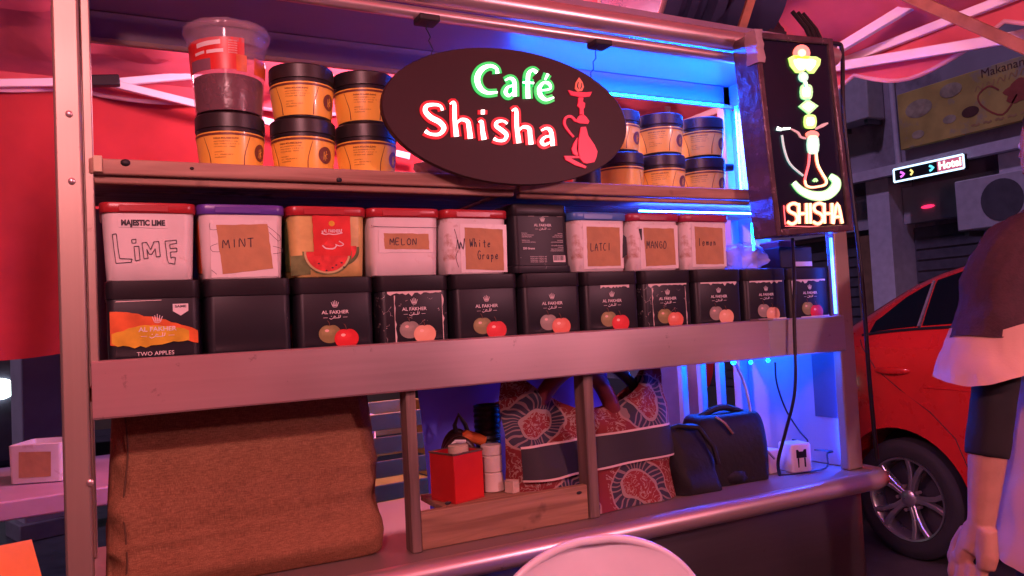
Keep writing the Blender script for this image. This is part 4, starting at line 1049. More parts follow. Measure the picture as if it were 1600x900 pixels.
# burlap sack
from mathutils import noise as NZ
def sack():
    rows = []; K = 44
    zs = [0, .003, .009, .018, .03] + [.04+.316*k/64 for k in range(65)]
    for z in zs:
        t = z/.356
        hx = .234 - .003*t; hy = .108 - .03*t
        if z < .03: k = .93+.07*(z/.03)**.5; hx *= k; hy *= k
        row = []
        for i, (x, y, zz) in enumerate(rrect(hx, hy, .034, z, (0, 0), K)):
            l = math.hypot(x, y); n_ = (x/l, y/l)
            sag = .004*math.sin(math.pi*min(1, t*1.15))*(1 - (x/.24)**2)
            # long slack folds, fine wrinkles
            q = Vector((x*5+3*z, y*3, z*6.5-4.5*x)); f1 = 1-abs(NZ.noise(q*1.25+Vector((3, 1, 7))))*2
            f2 = 1-abs(NZ.noise(Vector((x*12+9*z, y*9, z*14+9*x))))*2
            f3 = NZ.noise(Vector((x*45, y*45, z*45)))
            f4 = 1-abs(NZ.noise(Vector((x*3.2+.6*z, y*3, z*10-2.6*x))*1.5))*2
            f5 = 1-abs(NZ.noise(Vector((x*17, y*4, z*3.5+2*x+9))))*2
            k = sag + .030*(f1-.5)*(.3+.7*(1-t)) + .040*(f4-.5)*max(0, 1-1.25*t) + .016*(f2-.5)*(.4+.6*(1-t)) + .012*(f5-.5)*t + .0012*f3
            side = .5 if abs(y) > hy*.8 else .12
            row.append((x+n_[0]*k*.45*side + .020*t, y+n_[1]*k*1.25 + .085*t**1.25, zz))
        rows.append(row)
    g = MB(); g.loft(rows); return g


BURL = burlap_mat()
o = thing('burlap_sack', 'full brown burlap sack standing on the counter under the apron', 'sack', (.196, 1.525, CT+.001), R(1.2))
ob('sack_body', sack(), BURL, o, smooth=80)
g = MB(); pts = []
for k in range(30):
    t = k/29; z = .02+.3*t; pts.append((-.205+.012*t+.003*math.sin(11*t), -.098+.085*t**1.25, z))
g.tube(pts, .0016, 5); ob('side_seam', g, mat('dark_thread', (.1, .05, .025), .9), o)
# red tin with its lid off, bottle and little bottle in it
RED = mat('red_enamel', (.55, .018, .02), .35, var=.15, vs=8, coat=.3)
c = at(697, 806, Y=1.47)
t = thing('red_tin_box', 'open bright red square tin standing behind the low board', 'tin box', (.612, 1.496, .9375), R(18))
g = MB(); hs = .039
for x0, x1, y0, y1 in ((-hs, hs, -hs, -hs+.002), (-hs, hs, hs-.002, hs), (-hs, -hs+.002, -hs+.002, hs-.002), (hs-.002, hs, -hs+.002, hs-.002)):
    gg = MB(); gg.box(x0, x1, y0, y1, .002, .098); ob('side', gg, RED, t, bevel=.0008)
g = MB(); g.box(-hs, hs, -hs, hs, 0, .0018); ob('bottom', g, RED, t)
g = MB(); g.tube([(-hs, -hs, .098), (hs, -hs, .098), (hs, hs, .098), (-hs, hs, .098), (-hs, -hs, .098)], .0022, 8); ob('rim', g, mat('tarnished_rim', (.25, .2, .15), .35, .7), t)
t = thing('glass_jar', 'small glass jar with pale lid standing inside the red tin', 'jar', (.618, 1.496, .9397), 0)
g = MB(); g.lathe([(.017, 0), (.02, .003), (.02, .088), (.018, .092)], 24); ob('glass', g, mat('brownish_glass', (.3, .2, .12), .1, alpha=.55), t)
g = MB(); g.lathe([(.0215, .092), (.0215, .106), (.019, .108)], 24); ob('lid', g, mat('cream_lid', (.6, .5, .38), .4), t)
for nm, lab, X, Y_, rs in (('plastic_pot', 'stack of white plastic pots beside the red tin', .702, 1.515, ((.026, .022, .04), (.022, .0225, .035), (.0215, .023, .022))),):
    t = thing(nm, lab, 'pot', (X, Y_, .9375)); z = 0
    for r0, r1, h in rs:
        g = MB(); g.lathe([(r0*.9, z), (r0, z+.002), (r1, z+h-.002), (r1*.9, z+h)], 24); ob('pot', g, mat('cream_white_plastic', (.62, .56, .48), .4), t); z += h+.0005
t = thing('white_carton', 'small cream carton lying next to the white pots', 'carton', (.735, 1.475, .9375), R(25)); g = MB(); g.box(-.02, .02, -.012, .012, 0, .024); ob('carton', g, mat('cream_card', (.6, .5, .4), .6), t, bevel=.001); g = MB(); g.box(-.0205, .0205, -.0125, .0125, .0243, .0262); ob('flap', g, mat('cream_card_flap', (.55, .45, .36), .6), t, bevel=.0008)
# ribbed flexible pipe end, headphones-like hose coil with orange grip
t = thing('ribbed_tube', 'black ribbed tube standing upright behind the red tin', 'tube', (.735, 1.60, CT+.001), 0)
ORG = mat('orange_plastic', (.7, .18, .04), .4)
prof = []
for k in range(40):
    z = .235*k/39; prof.append((.026+.002*(k % 2)+.003*k/39, z))
g = MB(); g.lathe(prof+[(.025, .237), (.022, .2)], 28); ob('ribbed_pipe', g, BLK, t, smooth=30)
g = MB(); g.tube([(.028, .01, .19), (.045, .01, .22), (.043, .01, .235), (.03, .012, .23)], .008, 8); ob('orange_clip', g, ORG, t)
t = thing('hookah_hose', 'coiled dark hose with orange grip lying beside the ribbed tube', 'hose', (.655, 1.585, CT+.001), R(-10))
for k in range(3):
    pts = [((.036-.004*k)*math.cos(a), -.012+.012*k, .105+(.062-.005*k)*math.sin(a)+.012*k) for a in [2*math.pi*q_/28 for q_ in range(29)]]
    g = MB(); g.tube(pts, .0105, 10); ob('coil', g, mat('dark_brown_rubber', (.045, .02, .018), .35), t)
g = MB(); g.box(-.05, .05, -.02, .03, 0, .045); ob('base_block', g, BLKM, t, bevel=.006)
g = MB(); g.tube([(.0, 0, .16), (.02, 0, .175), (.045, 0, .165), (.06, 0, .158)], [.012, .014, .013, .012], 12); ob('grip', g, ORG, t)
g = MB(); g.tube([(.0, 0, .165), (-.006, 0, .20), (.004, 0, .222), (.018, 0, .20), (.026, 0, .175)], .005, 8); ob('loop', g, BLK, t)
g = MB(); g.tube([(-.03, -.02, .15), (-.01, -.022, .168), (.012, -.022, .166)], .004, 6); ob('pale_ring', g, PRINTW, t)

# batik tote
def batik():
    m, n, l, b = nt('red_batik_cloth'); b.inputs['Roughness'].default_value = .75
    tc = n.new('ShaderNodeTexCoord'); sx = n.new('ShaderNodeSeparateXYZ'); l.new(tc.outputs['Object'], sx.inputs[0])
    def M(op, a, c=None, d=None):
        k = n.new('ShaderNodeMath'); k.operation = op
        for i, v in enumerate((a, c, d)):
            if v is None: continue
            if isinstance(v, (int, float)): k.inputs[i].default_value = v
            else: l.new(v, k.inputs[i])
        return k.outputs[0]
    def MIX(f, a, c):
        k = n.new('ShaderNodeMix'); k.data_type = 'RGBA'; l.new(f, k.inputs[0])
        for i, v in ((6, a), (7, c)):
            if isinstance(v, tuple): k.inputs[i].default_value = (*v, 1)
            else: l.new(v, k.inputs[i])
        return k.outputs[2]
    wz = n.new('ShaderNodeTexNoise'); wz.inputs['Scale'].default_value = 9; l.new(tc.outputs['Object'], wz.inputs['Vector'])
    ws = n.new('ShaderNodeSeparateXYZ'); l.new(wz.outputs['Color'], ws.inputs[0])
    X = M('ADD', sx.outputs['X'], M('MULTIPLY', M('SUBTRACT', ws.outputs['X'], .5), .10)); Z = M('ADD', sx.outputs['Z'], M('MULTIPLY', M('SUBTRACT', ws.outputs['Y'], .5), .10))
    nz = n.new('ShaderNodeTexNoise'); nz.inputs['Scale'].default_value = 42; nz.inputs['Detail'].default_value = 2; nz.inputs['Distortion'].default_value = 2.2; l.new(tc.outputs['Object'], nz.inputs['Vector'])
    nm = n.new('ShaderNodeTexNoise'); nm.inputs['Scale'].default_value = 11; nm.inputs['Detail'].default_value = 1; l.new(tc.outputs['Object'], nm.inputs['Vector'])
    line = M('LESS_THAN', M('ABSOLUTE', M('SUBTRACT', nz.outputs['Fac'], .52)), .03)
    curl = M('MULTIPLY', line, M('GREATER_THAN', nm.outputs['Fac'], .47))
    col = MIX(curl, (.17, .010, .011), (.30, .20, .17))
    for (cx_, cz_, rx_, rz_) in ((.115, .215, .062, .075), (-.125, .195, .075, .06), (.075, .035, .07, .07), (-.10, .02, .06, .055), (.0, .32, .06, .06)):
        dx = M('DIVIDE', M('SUBTRACT', X, cx_), rx_); dz = M('DIVIDE', M('SUBTRACT', Z, cz_), rz_)
        r = M('SQRT', M('ADD', M('MULTIPLY', dx, dx), M('MULTIPLY', dz, dz))); a = M('ARCTAN2', dz, dx)
        spoke = M('MULTIPLY', M('GREATER_THAN', M('SINE', M('MULTIPLY', a, 30.0)), .55), M('GREATER_THAN', r, .56))
        inner = M('LESS_THAN', r, .5)
        fill = MIX(spoke, (.02, .018, .04), (.20, .13, .13))
        core = MIX(line, (.2, .012, .013), (.3, .2, .17))
        fill = MIX(inner, fill, core)
        ringw = M('MULTIPLY', M('GREATER_THAN', r, .47), M('LESS_THAN', r, .55)); fill = MIX(ringw, fill, (.28, .19, .17))
        col = MIX(M('LESS_THAN', r, .93), col, fill)
        edge = M('MULTIPLY', M('GREATER_THAN', r, .93), M('LESS_THAN', r, 1.0)); col = MIX(edge, col, (.3, .18, .16))
    l.new(col, b.inputs['Base Color'])
    bp = n.new('ShaderNodeBump'); bp.inputs['Strength'].default_value = .3; bp.inputs['Distance'].default_value = .006; l.new(nm.outputs['Fac'], bp.inputs['Height']); l.new(bp.outputs[0], b.inputs['Normal'])
    return m
BAT = batik()
t = thing('tote_bag', 'red batik patterned tote bag with black band leaning between the wooden dividers', 'bag', (.948, 1.512, CT+.001), R(2)); t.scale = (1.2, 1, 1.04)
# bag front runs wide behind the divider, its mouth dips between two raised corners
def tote_top(x): return .205 + .10*max(0, (abs(x-.01)-.02)/.15)**1.6 + (.03 if x > .12 else 0)*min(1, (x-.12)/.04)
rows = []; nu = 44
def tx(u, j): return u*.205
rows = []
for j in range(15):
    t_ = j/14; row = []
    for i in range(nu):
        a = i/nu
        if a < .5: s_ = a*2; x = -.19+.38*s_; yy = -1
        else: s_ = (a-.5)*2; x = .19-.38*s_; yy = 1
        x2 = x*(1+.03*math.sin(math.pi*t_)-.06*t_)
        dep = (.075-.045*t_)*max(.12, (1-(abs(x)/.192)**6))
        zz = t_*min(.31, tote_top(x2))
        y = yy*dep + .010*math.sin(18*x+5*t_)*t_ + .005*math.sin(40*x+12*t_) + (.03*t_ if yy < 0 else 0)
        row.append((x2, y-.02+.02*NZ.noise(Vector((x*14, yy*2, t_*7)))*t_, zz))
    rows.append(row)
g = MB(); g.loft(rows, cap=False); g.add([p for p in rows[0]], [tuple(range(nu))[::-1]])
ob('bag_body', g, BAT, t, smooth=80)
def tote_front(x, z, h):
    t_ = max(0, min(1, z/max(.05, tote_top(x)))); x0 = x/(1+.03*math.sin(math.pi*t_)-.06*t_)
    dep = (.075-.045*t_)*max(.12, (1-(min(abs(x0), .191)/.192)**6))
    return (x, -dep+.010*math.sin(18*x0+5*t_)*t_+.005*math.sin(40*x0+12*t_)+.03*t_-.02-h, z)
def strip(z0, z1, h, m_, nm):
    g = MB(); n = 40; sl = lambda x: .004*math.sin(9*x)
    g.loft([[tote_front(-.172+.338*k/n, z0+sl(-.172+.338*k/n), h) for k in range(n+1)], [tote_front(-.172+.338*k/n, z1+sl(-.172+.338*k/n), h) for k in range(n+1)]], cap=False, closed=False); return ob(nm, g, m_, t, smooth=80)
strip(.088, .150, .009, mat('black_band_cloth', (.016, .014, .02), .7), 'black_band')
PIP = mat('pale_piping', (.6, .45, .4), .6)
strip(.150, .1545, .0095, PIP, 'piping'); strip(.084, .088, .0095, PIP, 'piping')
g = MB(); pts = [(-.125+.19*k/20, -.005-.022*math.sin(math.pi*k/20), .185+.125*math.sin(math.pi*k/20)**.7-.02*(k/20)) for k in range(21)]
g.tube(pts, .017, 10); ob('handle', g, mat('maroon_strap', (.13, .015, .02), .5, var=.3), t, smooth=80)
g = MB(); pts = [(-.12+.28*k/20, .012, .18+.13*math.sin(math.pi*k/20)**.8) for k in range(21)]
g.tube(pts, .012, 10); ob('handle', g, mat('dark_strap', (.03, .01, .015), .5, var=.3), t, smooth=80)

# black handbag
t = thing('handbag', 'soft black handbag slumped on the counter beside the batik bag', 'bag', (1.335, 1.498, CT+.001), R(-6)); t.scale = (.98, 1.0, 1.05)
BAGM = mat('black_bag_leather', (.009, .008, .011), .65, spec=.25, var=.3, vs=20, bump=.4, bs=70)
rows = []
for j in range(17):
    a = j/16; z = .155*math.sin(min(1, a*1.02)*math.pi/2)**.85
    hx = .105*(1-.16*a**3) if a < .97 else .075; hy = .055*(1-.55*a**2.6)+.004
    row = rrect(hx, max(hy, .006), min(max(hy, .006)*.8, .03), z, (.012*a, .018*a), 6)
    row = [(x+.004*math.sin(30*y+9*z), y+.006*math.sin(34*x+20*z)*(1-a*.5), zz) for x, y, zz in row]
    rows.append(row)
g = MB(); g.loft(rows); ob('bag_body', g, BAGM, t, smooth=80)
g = MB(); g.tube([(-.04, -.03, .155), (-.025, -.045, .14), (-.01, -.055, .115)], .004, 8); ob('metal_slider', g, mat('silver_metal', (.7, .68, .65), .25, 1), t)
g = MB(); g.tube([(.085+.014*math.cos(a), -.03, .10+.018*math.sin(a)) for a in [2*math.pi*k/20 for k in range(21)]], .003, 8); ob('ring', g, BLK, t)
g = MB(); g.tube([(.085, -.035, .085), (.1, -.05, .06), (.112, -.055, .045)], .003, 6); ob('zip_pull', g, mat('dull_metal', (.4, .38, .36), .3, 1), t)
g = MB(); pts = [(-.05+.13*k/16, .02, .15+.018*math.sin(math.pi*k/16)) for k in range(17)]; g.tube(pts, .008, 8); ob('top_handle', g, BAGM, t)
g = MB(); rows = []; rnd = random.Random(5)
for j in range(8):
    th = math.pi*(.06+.88*j/7); rows.append([(-.01+.04*(1+.2*rnd.uniform(-1, 1))*math.sin(th)*math.cos(a), -.052+.014*math.sin(th)*math.sin(a), max(.001, .016+.018*math.cos(th)*(1+.2*rnd.uniform(-1, 1)))) for a in [2*math.pi*i/14 for i in range(14)]])
g.loft(rows); ob('crumpled_corner', g, BAGM, t, smooth=40)

t = thing('handbag', 'floppy black pouch bag with dangling strap end leaning on the batik bag', 'bag', (1.198, 1.474, CT+.001), R(4))
rows = []
for j in range(22):
    a = j/21; z = .148*a; hx = .068*(1-.10*a-.25*max(0, a-.8)*2); hy = .050*(1-.72*a**1.8)+.004
    rows.append([(x+.006*NZ.noise(Vector((x*20, y*20, z*22))), y+.012*NZ.noise(Vector((x*24+5, y*8, z*26)))*(1-.4*a)+.02*a, zz+(.008*NZ.noise(Vector((x*18, 3, 1))) if a > .9 else 0)) for x, y, zz in rrect(hx, hy, min(hy*.8, .03), z, (0, 0), 10)])
g = MB(); g.loft(rows); ob('bag_body', g, BAGM, t, smooth=80)
g = MB(); g.tube([(-.05, .02, .143), (-.02, .0, .152), (.025, -.02, .145), (.045, -.045, .10), (.05, -.052, .06)], .006, 8); ob('strap', g, BAGM, t, smooth=80)

# white travel adapters
WPL = mat('white_adapter_plastic', (.75, .73, .76), .35, var=.04)
def adapter(label, loc, rz, s_=1.0, socket=True):
    t = thing('plug_adapter', label, 'plug adapter', loc, rz)
    g = MB(); h = .03*s_; g.loft([rrect(h*.94, h*.94, .006, 0), rrect(h, h, .007, .004), rrect(h, h, .007, .066*s_), rrect(h*.93, h*.93, .006, .071*s_)]); ob('body', g, WPL, t, smooth=50)
    if socket:
        f = lambda u, v, hh: (u, -h-.0001-hh, v)
        for i, poly in enumerate(([(-.016, .036), (-.016, .057), (-.011, .057), (-.008, .052), (.004, .052), (.007, .057), (.013, .057), (.013, .036)], [(-.013, .0355), (-.009, .0355), (-.0095, .012), (-.0125, .012)], [(.006, .0355), (.010, .0355), (.0105, .012), (.0065, .012)])):
            g = MB(); g.prism(poly, f, 0, .0012); ob('socket_slot', g, BLK, t, smooth=None)
        g = MB(); put_text(g, 'WORLD ADAPTER', 0, .036, .006, lambda u, v, hh: (h+.0002, v-.036, .036+u), .0); ob('lettering', g, mat('grey_print', (.3, .3, .33), .5), t, smooth=None)
    return t
ad = adapter('white cube travel adapter with black socket slots on the counter', (1.548, 1.470, CT+.001), R(-12))
adapter('white plug block hidden behind the handbag end', (1.48, 1.50, CT+.001), R(8), .82, False)
t = thing('ointment_tube', 'upright pink and white squeeze tube standing behind the adapters', 'squeeze tube', (1.515, 1.58, CT+.001), R(10))
g = MB(); g.loft([rrect(.016, .012, .008, .0), rrect(.017, .012, .008, .02), rrect(.02, .006, .003, .09), rrect(.021, .002, .001, .115)]); ob('tube_body', g, WPL, t, smooth=50)
g = MB(); g.prism([(-.014, .03), (.014, .03), (.016, .06), (-.016, .062)], lambda u, v, h: (u, -.0118+.00007*0+(v-.02)*.086-h, v), .0006, .0012); ob('pink_print', g, mat('pink_print', (.6, .1, .2), .4), t, smooth=None)


def cable(name, label, pts, r, m_=BLK, sub=8):
    P_ = []
    for i in range(len(pts)-1):
        p0, p1, p2, p3 = [Vector(pts[k]) for k in (max(i-1, 0), i, i+1, min(i+2, len(pts)-1))]
        for k in range(sub):
            s_ = k/sub; P_.append(.5*((2*p1)+(-p0+p2)*s_+(2*p0-5*p1+4*p2-p3)*s_*s_+(-p0+3*p1-3*p2+p3)*s_**3))
    P_.append(Vector(pts[-1])); g = MB(); g.tube(P_, r, 8); return tag(ob(name, g, m_, smooth=80), label, 'cable')


cable('power_cable', 'thick black cable hanging from the light box down to the counter', [at(1238, 372, Y=1.34), at(1241, 430, Y=1.352), at(1241, 500, Y=1.356), at(1243, 580, Y=1.352), at(1240, 625, Y=1.36), at(1226, 680, Y=1.385), at(1216, 720, Y=1.41), (1.455, 1.435, CT+.006)], .0042)
cable('thin_cable', 'thin dark cable looping behind the thick one to the adapter', [at(1211, 566, Y=1.45), at(1214, 600, Y=1.46), at(1228, 640, Y=1.47), at(1248, 672, Y=1.48), at(1262, 690, Y=1.49), (1.565, 1.49, CT+.074)], .0024)
cable('charger_lead', 'thin black lead running from the adapter across the counter', [at(1273, 703, Y=1.455), at(1300, 705, Y=1.45), (1.655, 1.46, CT+.03), (1.63, 1.44, CT+.004), (1.56, 1.42, CT+.004), (1.50, 1.425, CT+.004), (1.46, 1.44, CT+.004)], .0022)
cable('white_wire', 'pale wire bending down from the LED bulbs behind the handbag', [at(1150, 570, Y=1.45), at(1163, 600, Y=1.47), at(1172, 640, Y=1.48), at(1172, 680, Y=1.5)], .0035, mat('pale_wire', (.5, .5, .55), .4))
cable('street_side_cable', 'black cable tied along the outside of the end post', [(1.735, 1.372, .89), (1.728, 1.372, 1.1), (1.724, 1.37, 1.35), (1.71, 1.372, 1.6), (1.70, 1.372, 1.80), at(1316, 85, Y=1.378), at(1306, 68, Y=1.38), (1.6, 1.39, 1.97)], .0055)

# big round drum with rims on the cart roof, support bar, dark bundle
RZT = 1.9905
DRM = mat('dark_blue_metal', (.045, .055, .13), .3, .3, var=.3, vs=6)
t = thing('metal_drum', 'round dark metal drum with stepped rims lying on the cart roof', 'drum', (1.375, 1.60, RZT), R(-8))
ax = []
prof = [(.10, .15), (.15, .15), (.20, .145), (.205, .13), (.205, .10), (.185, .098), (.182, .07), (.195, .066), (.195, .045), (.17, .042), (.165, .0), (.19, -.01), (.19, -.04), (.16, -.05), (.155, -.24), (.1, -.26)]
g = MB(); cz = .202
def drumring(r, d): return [(-d+.0, r*math.cos(a), cz+r*math.sin(a)) for a in [2*math.pi*k/48 for k in range(48)]]
g.loft([drumring(r, d) for r, d in prof]); ob('drum_shell', g, DRM, t, smooth=30)
g = MB(); g.tube([(-.145, .198*math.cos(a), cz+.198*math.sin(a)) for a in [2*math.pi*k/48 for k in range(49)]], .007, 8); ob('bright_rim', g, STEEL, t)
g = MB(); g.obox((.05, -.18, .0), (.16, -.2, .28), .014, .02); ob('support_bar', g, FRAMEB, t)
t = thing('dark_bundle', 'dark wrapped bundle with loose cords on the cart roof behind the light box', 'bundle', (1.62, 1.58, RZT))
g = MB(); rnd = random.Random(31); rows = []
for j in range(13):
    th = math.pi*(.04+.92*j/12); rows.append([(.075*(1+.18*rnd.uniform(-1, 1))*math.sin(th)*math.cos(a), .08*(1+.18*rnd.uniform(-1, 1))*math.sin(th)*math.sin(a), max(0, .06+.07*math.cos(th)*(1+.12*rnd.uniform(-1, 1)))) for a in [2*math.pi*i/20 for i in range(20)]])
g.loft(rows); ob('cloth_wrap', g, mat('dark_plum_cloth', (.03, .014, .03), .6, bump=.6, bs=30), t, smooth=60)
for k in range(3):
    g = MB(); g.tube([(.05+.02*k, -.09, .12), (.075+.02*k, -.11, .07), (.09+.02*k, -.12, .02), (.11+.01*k, -.15, -.02)], .006, 8); ob('cord', g, BLK, t)

# ------------------------------------------------------------------ white plastic chair in front of the counter
t = thing('plastic_chair', 'white moulded plastic chair with rounded back in front of the counter', 'chair', (.652, .868, 0), R(-10))
# local: seat towards -Y, back at +Y side
rows = []; n = 28
def back_pt(u, v, thick):                                    # u -1..1 across, v 0..1 up
    w = .205
    z = .46 + v*.465
    x = u*w*math.sqrt(max(0, 1-max(0, (v-.55)/.4502)**2.6)) if v > .55 else u*w
    y = .19 + .07*v - .022*(u*u)*(1-.3*v) + thick
    return (x, y, z)
for v in [.5*k/8 for k in range(8)] + [.5+.49999*math.sin(math.pi/2*k/40) for k in range(41)]:
    fr_ = [back_pt(-1+2*i/n, v, 0) for i in range(n+1)]; bk = [back_pt(1-2*i/n, v, .014) for i in range(n+1)]
    rows.append(fr_+bk)
g = MB(); g.loft(rows); ob('backrest', g, PLAST, t, smooth=60)
g = MB()
rim = [back_pt(-1, v/20, .005) for v in range(0, 20)] + [back_pt(-1+2*i/30, 1-.0005, .005) for i in range(0, 31)] + [back_pt(1, 1-v/20, .005) for v in range(1, 21)]
vv = [.5*k/8 for k in range(8)] + [.5+.49999*math.sin(math.pi/2*k/40) for k in range(39)]
edge = [back_pt(-1, v, .007) for v in vv] + [back_pt(1, v, .007) for v in reversed(vv[:-1])]
g.tube(edge, .0072, 10); ob('back_rim', g, PLAST, t, smooth=80)
g = MB(); rows = []
for j in range(13):
    b_ = j/12; y = -.22+.42*b_; z = .43 - .012*math.sin(math.pi*b_); rows.append([(-.21+.42*i/12, y, z-.012*(1-((i-6)/6)**2)) for i in range(13)]+[(.21-.42*i/12, y, z-.02-.012*(1-((i-6)/6)**2)) for i in range(13)])
g.loft(rows); ob('seat', g, PLAST, t, smooth=50)
for sx_ in (-1, 1):
    for sy_ in (-1, 1):
        g = MB(); g.loft([rrect(.018, .018, .006, 0, (sx_*.23, sy_*.22)), rrect(.026, .026, .008, .43, (sx_*.185, sy_*.185))]); ob('leg', g, PLAST, t, smooth=50)
    g = MB(); g.tube([(sx_*.2, .2, .62), (sx_*.235, .1, .66), (sx_*.24, -.1, .655), (sx_*.225, -.2, .62), (sx_*.2, -.2, .42)], [.016, .02, .02, .017, .016], 10); ob('armrest', g, PLAST, t, smooth=60)

# ------------------------------------------------------------------ person at the end of the stall
def capsules(specs):
    g = MB()
    for sp_ in specs: g.tube([Vector(p) for p, _ in sp_], [r for _, r in sp_], 14)
    return g
def ellip(g, c, r): g.sphere(c, 1, 20, 14, r)
PX0, PY0 = 1.938, .960
t = thing('person', 'person in dark top with pale wide sleeves standing at the stall end, arm hanging', 'person', (PX0, PY0, 0), R(-12)); t.scale = (1.03, 1.03, 1.03)
# local frame: +Y towards the stall, the visible arm hangs on the -X side
S_ = (-.175, 0, 1.37); Eb = (-.262, -.03, 1.075); Wr = (-.288, .005, .800); Pm = (-.30, .022, .735)
def ab(p):
    return (p[0]-.030*max(0, min(1, (1.37-p[2])/.2)), p[1], p[2]) if p[0] < -.15 and p[2] < 1.37 and p[2] > .6 else tuple(p)
def abm(mb):
    if min(v[0] for v in mb.v) < -.1: mb.v = [(v[0]-.030*max(0, min(1, (1.37-v[2])/.2)), v[1], v[2]) for v in mb.v]
    return mb
g = capsules([[(ab(p), r) for p, r in c] for c in [
    [((0, 0, .88), .13), ((0, 0, .98), .145), ((0, .0, 1.1), .125), ((0, 0, 1.22), .135), ((0, -.005, 1.33), .12), ((0, -.01, 1.40), .07), ((0, 0, 1.47), .052), ((0, .01, 1.53), .05)],
    [((-.05, 0, 1.38), .06), (S_, .055), ((-.22, -.015, 1.25), .046), (Eb, .038), ((-.275, -.012, .95), .037), (Wr, .026), (Pm, .024)],
    [((.05, 0, 1.38), .06), ((.175, 0, 1.37), .055), ((.225, -.01, 1.25), .046), ((.26, 0, 1.1), .038), ((.28, .06, .95), .033), ((.285, .11, .86), .026), ((.285, .125, .79), .022)],
    [((-.08, 0, .92), .09), ((-.095, 0, .7), .075), ((-.1, .01, .48), .055), ((-.1, -.01, .3), .05), ((-.1, -.02, .1), .036), ((-.1, 0, .045), .04), ((-.105, .14, .03), .032)],
    [((.08, 0, .92), .09), ((.095, .0, .7), .075), ((.1, .03, .48), .055), ((.1, .0, .3), .05), ((.1, -.02, .1), .036), ((.1, 0, .045), .04), ((.105, .14, .03), .032)],
    # palm (broad) and five fingers of the visible hand
    [((-.293, -.010, 0.787), .02), ((-.300, -.014, 0.732), .021), ((-.304, -.012, 0.707), .017)],
    [((-.292, .02, 0.787), .02), ((-.303, .035, 0.732), .021), ((-.308, .045, 0.707), .017)],
    [((-.308, .055, 0.722), .012), ((-.316, .062, 0.684), .0105), ((-.309, .066, 0.654), .009), ((-.296, .064, 0.635), .0075)],
    [((-.308, .036, 0.714), .012), ((-.320, .040, 0.672), .0105), ((-.313, .044, 0.638), .009), ((-.298, .043, 0.618), .0075)],
    [((-.307, .016, 0.710), .012), ((-.319, .016, 0.670), .0105), ((-.311, .019, 0.638), .009), ((-.296, .02, 0.620), .0075)],
    [((-.304, -.006, 0.712), .011), ((-.313, -.010, 0.678), .0095), ((-.306, -.008, 0.652), .008), ((-.293, -.006, 0.638), .007)],
    [((-.288, .045, 0.772), .014), ((-.290, .072, 0.737), .0115), ((-.296, .082, 0.707), .010), ((-.294, .08, 0.684), .0085)],
    [((.285, .125, .79), .02), ((.287, .13, .74), .018), ((.284, .135, .70), .012)],
]])
ellip(g, (0, .015, 1.60), (.075, .092, .112)); ellip(g, (0, .085, 1.565), (.04, .028, .045)); g.tube([(0, .098, 1.62), (0, .118, 1.585), (0, .105, 1.577)], [.010, .014, .010], 8)
ellip(g, (-.077, .005, 1.595), (.012, .022, .03)); ellip(g, (.077, .005, 1.595), (.012, .022, .03))
me = mesh_from(g, 'body_src', smooth=180); o = bpy.data.objects.new('body', me); COL.objects.link(o)
md = o.modifiers.new('r', 'REMESH'); md.mode = 'VOXEL'; md.voxel_size = .0042; md.use_smooth_shade = True
sm = o.modifiers.new('s', 'SMOOTH'); sm.factor = .5; sm.iterations = 2
me2 = bpy.data.meshes.new_from_object(o.evaluated_get(bpy.context.evaluated_depsgraph_get())); o.modifiers.clear(); o.data = me2; me2.name = 'body'
bpy.data.meshes.remove(me)
SKIN = mat('skin', (.5, .28, .2), .5, var=.1, vs=25, bump=.15, bs=120)
SKIN.node_tree.nodes['Principled BSDF'].inputs['Subsurface Weight'].default_value = .1
me2.materials.clear(); me2.materials.append(SKIN); o.parent = t; me2.shade_smooth()
DARKT = mat('dark_maroon_knit', (.045, .016, .024), .85, var=.2, vs=60, bump=.4, bs=220, rvar=.05)
BEIGE = mat('pale_beige_cloth', (.60, .38, .30), .8, var=.06, vs=8, bump=.1, bs=200)
BLKS = mat('black_undersleeve', (.012, .011, .014), .8)


TXW = bpy.data.textures.new('cloth_wrinkles', 'CLOUDS'); TXW.noise_scale = .09; TXW.noise_depth = 3


def wrinkle(o, st, lv=2):
    m_ = o.modifiers.new('sub', 'SUBSURF'); m_.levels = lv; m_.render_levels = lv
    d_ = o.modifiers.new('wr', 'DISPLACE'); d_.texture = TXW; d_.texture_coords = 'LOCAL'; d_.strength = st; d_.mid_level = .5
    return o


def ering(c, rx, ry, tilt=(0, 0), n=36, wob=0, ph=0):
    return [(c[0]+rx*math.cos(a), c[1]+ry*math.sin(a), c[2]+tilt[0]*math.cos(a)+tilt[1]*math.sin(a)+wob*math.sin(5*a+ph)) for a in [2*math.pi*k/n for k in range(n)]]


